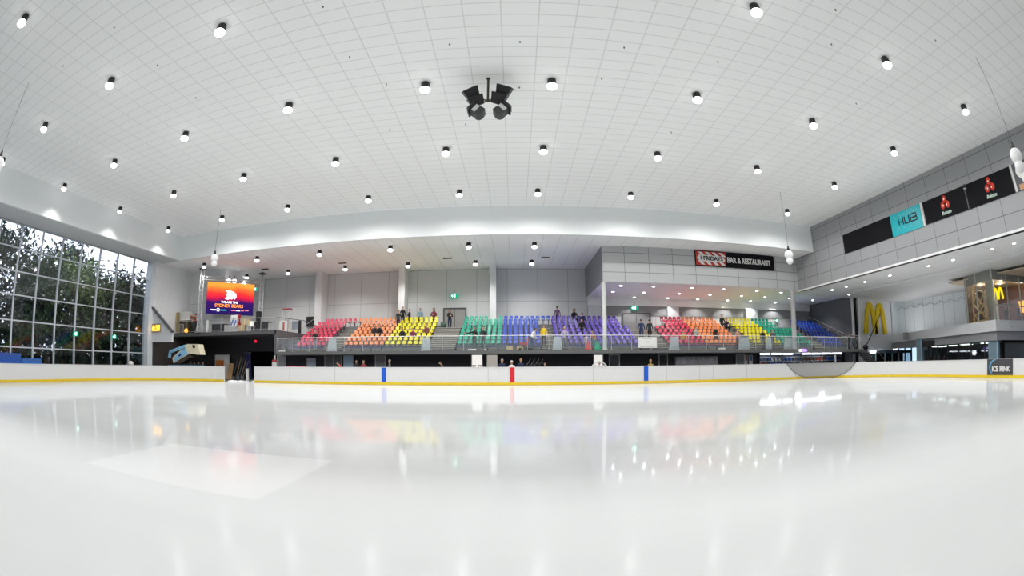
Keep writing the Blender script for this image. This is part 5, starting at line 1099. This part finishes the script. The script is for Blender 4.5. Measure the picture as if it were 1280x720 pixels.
def body(pose):
    if pose in BODY: return BODY[pose]
    V, E_ = skeleton(pose); me = bpy.data.meshes.new('sk'); me.from_pydata([v for v, _ in V], [(a, b) for a, b, _ in E_], [])
    o = bpy.data.objects.new('sk', me); COL.objects.link(o); md = o.modifiers.new('skin', 'SKIN'); md.use_smooth_shade = True
    sl = me.skin_vertices[0].data
    for i, (_, r) in enumerate(V): sl[i].radius = (r, r*.82 if r > .1 and i > 0 and i < 3 else r)
    sl[0].use_root = True
    sb = o.modifiers.new('sub', 'SUBSURF'); sb.levels = 1; sb.render_levels = 1
    dg = bpy.context.evaluated_depsgraph_get(); dg.update(); m2 = bpy.data.meshes.new_from_object(o.evaluated_get(dg)); bpy.data.objects.remove(o)
    m2.name = 'person_'+pose; m2.materials.clear()
    for k in range(4): m2.materials.append(SKIN[0])
    for p in m2.polygons:
        c = p.center; best, bt = 1e9, 'top'
        for a, b, t in E_:
            A, B = V[a][0], V[b][0]; ab = B-A; u = max(0, min(1, (c-A).dot(ab)/max(ab.dot(ab), 1e-9))); dd = (A+ab*u-c).length-(V[a][1]*(1-u)+V[b][1]*u)*.9
            if dd < best: best, bt = dd, t
        p.material_index = TAGS.index(bt); p.use_smooth = True
    head = next(V[b][0] for a, b, t in E_ if abs(V[b][1]-.095) < 1e-6)
    BODY[pose] = (m2, head); return BODY[pose]
HAIRC = {'black':(.012,.010,.010),'brown':(.06,.03,.015),'grey':(.30,.29,.28),'fair':(.32,.20,.08),'white':(.75,.76,.76),'navy':(.02,.03,.08)}
def person(loc, pose, rz, top, leg, hair, label, scale=1.0, long=False, skin=0, shoe=None, group=None):
    me, head = body(pose)
    o = bpy.data.objects.new('person', me); COL.objects.link(o); o.matrix_world = Matrix.Translation(loc) @ Matrix.Rotation(R(rz), 4, 'Z') @ Matrix.Scale(scale, 4)
    for i, mt in enumerate((SKIN[skin], cloth(*top), cloth(*leg), shoe or mat('shoe_dark',(.03,.03,.03),.6))):
        o.material_slots[i].link = 'OBJECT'; o.material_slots[i].material = mt
    tag(o, label, 'person', group)
    h = MB(); hm = mat('hair_'+hair, HAIRC[hair], .7); c = head
    def cap(u, v):    # lower at the nape, higher over the forehead
        sn = math.sin(2*PI*u); ph = PI*(.53+.15*sn-.06*max(0, -sn)**2)*v
        return (c.x+.104*math.cos(2*PI*u)*math.sin(ph), c.y+.012+.112*sn*math.sin(ph), c.z+.018+.112*math.cos(ph))
    h.grid(cap, 20, 8, hm)
    if long: h.grid(lambda u, v: (c.x+.10*math.cos(PI*u), c.y+.05+.075*math.sin(PI*u), c.z+.06-.30*v), 10, 4, hm)
    hb = h.build('hair', o, True)
    fc = MB(); fc.ball((c.x, c.y-.092, c.z-.030), .020, SKIN[skin], 8, .75, .9, 1.3)
    for s in (-1,1): fc.ball((c.x+s*.088, c.y+.006, c.z-.015), .026, SKIN[skin], 8, .45, .8, 1.2)
    for s in (-1,1): fc.ball((c.x+s*.034, c.y-.088, c.z-.005), .009, mat('eye_dark',(.02,.015,.012),.3), 6)
    fc.box((c.x-.025,c.y-.100,c.z-.072),(c.x+.025,c.y-.088,c.z-.064), mat('lip',(.35,.12,.10),.6)); fc.build('facial_features', o, True)
    return o
BK, DK, NV, JN = ('black',(.012,.012,.014)), ('dark',(.03,.028,.03)), ('navy',(.015,.025,.07)), ('jeans',(.04,.07,.14))
GYC, MAR, WHC = ('grey',(.18,.18,.18)), ('maroon',(.16,.02,.05)), ('white',(.72,.72,.70))
def gp(px, Y): return P(px, 430, Y=Y).x
T7 = tz(7)
# along the back row
person((gp(503,40.0),40.0,T7),'stand',20,BK,BK,'black','person in black standing on the back row beside the second pilaster',.97)
person((gp(511.5,41.2),41.2,T7),'fold',-50,('plum',(.03,.015,.03)),DK,'brown','person in dark plum standing on the back row behind yellow seats',.92)
person((gp(525,41.2),41.2,T7),'stand',10,('steel blue',(.20,.30,.38)),DK,'brown','person in pale blue jacket standing behind the yellow seats',.97)
person((gp(542,40.9),40.9,tz(6)+.04),'fold',-10,MAR,NV,'brown','long haired person in maroon top standing by the wide stairs',1.12,True)
person((gp(562,40.3),40.3,tz(6)+.02),'fold',25,BK,NV,'black','woman in black standing by the door at the top of the wide stairs',1.0,True)
person((gp(697,41.2),41.2,T7),'stand',160,('violet',(.12,.06,.14)),('plum',(.03,.015,.03)),'brown','person in dull violet standing against the back wall behind purple seats',1.0)
person((gp(718,40.6),40.55,T7),'sit',10,BK,BK,'black','dark haired woman in black sitting on the back row of purple seats',1.1,True)
person((gp(728,39.6),39.5,tz(6)),'sit',0,NV,BK,'black','person in navy sitting among upper purple seats near the box corner')
person((gp(727.5,37.8),37.7,tz(4)),'sit',-15,BK,DK,'black','person in black bent over a dark bag among the purple seats',1.0)
person((gp(498,39.4),39.3,tz(6)),'stand',0,DK,DK,'brown','dark dressed person half hidden by seats left of the second pilaster',.95)
# seated in the left blocks
def seat_at(px, k): return (gp(px, D0+DEP*k+.45), D0+DEP*k+.42, tz(k)-.03)
person(seat_at(468,3),'sit',10,DK,BK,'black','person in black sitting among orange seats, left of two friends')
person(seat_at(474.5,3),'sit',-10,BK,NV,'brown','person in black sitting among orange seats, right of two friends')
person(seat_at(503,2),'sit',0,BK,BK,'brown','person in black sitting alone among the yellow seats')
person(seat_at(516,2),'sit',15,MAR,DK,'brown','person in maroon sitting among the middle of the yellow seats',.95)
person(seat_at(533.5,3),'sit',-20,('rust',(.20,.06,.08)),BK,'brown','person in rust red sitting at the stairs end of yellow seats')
person((gp(394,34.0),34.0,PLZ),'rail',15,BK,GYC,'black','person in black top and grey trousers standing before the left red seats')
# at the rail
WS = mat('shoe_white',(.7,.7,.7),.5)
person((gp(593,33.5),33.5,PLZ),'point',-25,BK,('charcoal',(.05,.06,.065)),'black','man in black jacket at the rail with one arm stretched out left',1.0,shoe=WS)
person((gp(604.5,33.5),33.5,PLZ),'rail',0,BK,('charcoal',(.05,.06,.065)),'black','man in black sweater leaning on the rail before green seats',1.0,shoe=WS)
person((gp(664,33.7),33.7,PLZ),'lean',60,WHC,JN,'black','person in white shirt and jeans bending over a red pushchair',1.0)
person((gp(680,34.75),34.75,PLZ+.35),'stand',-10,('yellow',(.70,.48,.02)),DK,'brown','person in bright yellow jacket standing on the middle narrow stairs',.92)
person((gp(706,33.7),33.7,PLZ),'rail',-15,('lilac grey',(.32,.28,.38)),GYC,'grey','person in pale lilac grey at the rail before the purple seats')
person((gp(742.5,33.9),33.9,PLZ),'lean',-30,('peach',(.45,.22,.14)),('teal',(.05,.20,.20)),'black','person in peach flowered top bending beside the pale round column',.9)
person((gp(733,34.0),34.0,PLZ),'walk',-30,('pale pink',(.45,.36,.38)),('pale grey',(.4,.38,.38)),'brown','small person in pale pink beside the red bag',.7)
c = gp(655,33.9); t = thing('pushchair','red pushchair on the platform before the blue seats','pushchair',(c,33.9,PLZ))
MB().prism([(c-.35,33.7,PLZ+.45),(c+.25,33.7,PLZ+.35),(c+.38,33.7,PLZ+.95),(c+.30,33.7,PLZ+.98),(c+.1,33.7,PLZ+.55),(c-.3,33.7,PLZ+.62)], (0,.42,0), mat('pram_red',(.36,.05,.04),.7)).build('seat', t)
MB().path([(c+.34,33.7,PLZ+.95),(c+.55,33.7,PLZ+1.05)], .02, BLACK).path([(c-.3,33.72,PLZ+.1),(c+.3,33.72,PLZ+.6)], .02, BLACK).path([(c+.3,33.72,PLZ+.1),(c-.2,33.72,PLZ+.5)], .02, BLACK).build('frame', t)
for a in (-.3,.3):
    for b in (33.7,34.1): MB().tube((c+a,b,PLZ+.1),(c+a,b+.04,PLZ+.1), .1, BLACK, 10).build('wheel', t)
# landing behind the white banner
person((gp(802,36.2),36.2,3.2),'stand',170,NV,NV,'navy','person in navy coat standing behind the white banner, left of two',1.0)
person((gp(812.5,36.2),36.2,3.2),'walk',150,BK,BK,'black','person in black with bag standing behind the white banner, right of two',1.0)
# right blocks
person((gp(895,35.6),35.6,tz(1)),'stand',0,BK,BK,'black','person in black standing at the end of the right orange seats',.95)
person(seat_at(903,6),'sit',0,BK,BK,'black','person in black on the stairs below yellow seats, left of a pair',1.05)
person(seat_at(908.5,5),'sit',-10,('plum',(.03,.015,.03)),BK,'black','person in dark plum on the stairs below yellow seats, right of a pair',1.0)
person(seat_at(854,1),'sit',0,('ochre',(.50,.28,.05)),MAR,'brown','person in ochre sitting low among the right pink seats')
person(seat_at(870,2),'sit',10,('sage',(.30,.34,.28)),DK,'brown','person in sage green sitting at the edge of pink and orange seats')
person((gp(922,34.1),34.05,PLZ),'fold',15,('salmon',(.55,.27,.20)),DK,'brown','person in salmon top behind the grey frosted panel',.98)
person((gp(953,34.3),34.2,PLZ),'stand',0,BK,DK,'black','person in black standing before the right yellow seats',.98)
person((gp(965,34.3),34.2,PLZ),'fold',-30,('dusk',(.10,.07,.12)),DK,'brown','person in dusky purple standing right of the person in black by yellow seats',.95)
person((gp(1060,33.3),33.25,PLZ-.32),'walk',90,BK,BK,'brown','person in black going down the stairs at the stand right end',1.0)
person((gp(1068,33.5),33.55,PLZ-.5),'walk',90,DK,NV,'fair','fair haired person behind another on the stairs at the right end',1.05)
# under the stand, seen over the boards
def low(px, Y=32.2): return (gp(px, Y), Y, 0)
person(low(429,31.6),'lean',-65,('scarlet',(.60,.02,.03)),DK,'brown','person in scarlet jacket bending behind the boards before the pale blue door',.98)
person(low(445.5,33.4),'stand',10,DK,DK,'brown','bare faced person in dark clothes beside the pale blue door',1.0)
person(low(454.5,32.4),'fold',0,('dark red',(.22,.02,.03)),DK,'brown','person in dark red top right of the pale blue door',.98)
person(low(487,33.2),'walk',-80,GYC,DK,'grey','grey dressed person walking under the stand by the left blue marking',1.0)
person(low(557,33.4),'lean',-70,('brown',(.16,.10,.08)),DK,'brown','brown dressed person bending under the stand below the wide stairs',1.0)
person(low(627.5,32.2),'stand',-10,NV,NV,'grey','grey haired person in navy behind the boards left of the red marking',1.0)
person(low(639.5,31.2),'fold',5,WHC,GYC,'white','person with white helmet right behind the red marking',.93)
person(low(651,32.2),'stand',10,NV,DK,'fair','bald person in navy behind the boards right of the red marking',1.02)
person(low(681,32.6),'fold',0,NV,BK,'black','person in dark navy sitting low behind the boards below purple seats',.85)
person(low(749,32.2),'stand',0,NV,BK,'black','dark haired person before the white lit doorway',.88)
person(low(813,32.2),'fold',10,('mustard',(.35,.25,.08)),BK,'fair','fair haired person in mustard right of the right blue marking',.95)
for px, cl, lab in ((238.5,('pale blue',(.20,.42,.62)),'person in pale blue behind the boards, beside the tipped ice resurfacer'),(243,NV,'person in navy behind the boards, right of the tipped resurfacer'),(248.5,('midnight',(.02,.03,.10)),'person in midnight blue behind the boards, before the dark wall left'),(254,BK,'person in black behind the boards, between resurfacer and orange crate')):
    person((gp(px,33.2),33.2,0),'fold',0,cl,BK,'black',lab,.9)
t = thing('white_helmet','white sports helmet lying on the boards before the tall window','helmet',(-31.2,26.6,1.2)); hp = P(163.5,454.5,X=-31.0); MB().ball(hp, .26, WTXT, 12, .9, 1.1, .85).build('shell', t); MB().lathe([(.2,-.06),(.27,-.08),(.27,-.12),(.2,-.1)], GREYP, hp).build('brim', t)
# dark stack of chairs under the stand
c = gp(665,33.0); t = thing('stacked_chairs','dark tangle of stacked chairs under the stand below the blue seats','chairs',(c,33,0)); f = MB()
for k in range(4):
    x = c-.45+.3*k; f.path([(x,32.9,0),(x+.05,32.9,1.3),(x+.35,33.2,1.75)],   .025, DGREY, 6).box((x-.05,32.85,1.25+.06*k),(x+.42,33.25,1.3+.06*k), CHAR)
f.build('frames', t)
t = thing('tube_rack','silver tubular frame behind the boards before the white doorway','frame',(gp(749,31.4),31.4,0)); c = gp(749,31.4); MB().path([(c-.55,31.4,0),(c-.5,31.4,1.25),(c-.25,31.4,1.48),(c+.25,31.4,1.48),(c+.5,31.4,1.25),(c+.55,31.4,0)], .035, WTXT, 8).build('tube', t); MB().tube((c-.5,31.4,1.25),(c+.5,31.4,1.25), .03, WTXT).build('crossbar', t)
# shoppers inside the shops
for k, (px, cl, lab) in enumerate(((1111.5,('cherry',(.45,.03,.05)),'person in cherry red at the booth below the arches'),(1156,('brown',(.16,.10,.08)),'brown dressed shopper behind the shop glass, first from left'),(1162,('dark red',(.22,.02,.03)),'dark red dressed shopper behind the shop glass, second from left'),(1168,('sand',(.35,.25,.16)),'sand dressed shopper behind the shop glass, third from left'),(1174,('dark',(.03,.028,.03)),'dark dressed shopper behind the shop glass, fourth from left'),(1180,('maroon',(.16,.02,.05)),'maroon dressed shopper behind the shop glass, last at right'))):
    X = 37.0 if k == 0 else 38.6; d = P(px,448,X=X); person((X,d.y,0),'fold',50,cl,DK,'brown',lab,.95)
for k, (px, lab) in enumerate(((1240,'dark dressed diner standing behind the restaurant glass, first from left'),(1258,'dark dressed diner standing behind the restaurant glass, second from left'),(1274,'dark dressed diner standing behind the restaurant glass, last at right'))):
    X = 34.6+.5*k; d = P(px,395,X=X); person((X,d.y,SLz0+.34),'stand',60,BK,DK,'black',lab,.95)
bpy.context.view_layer.update()
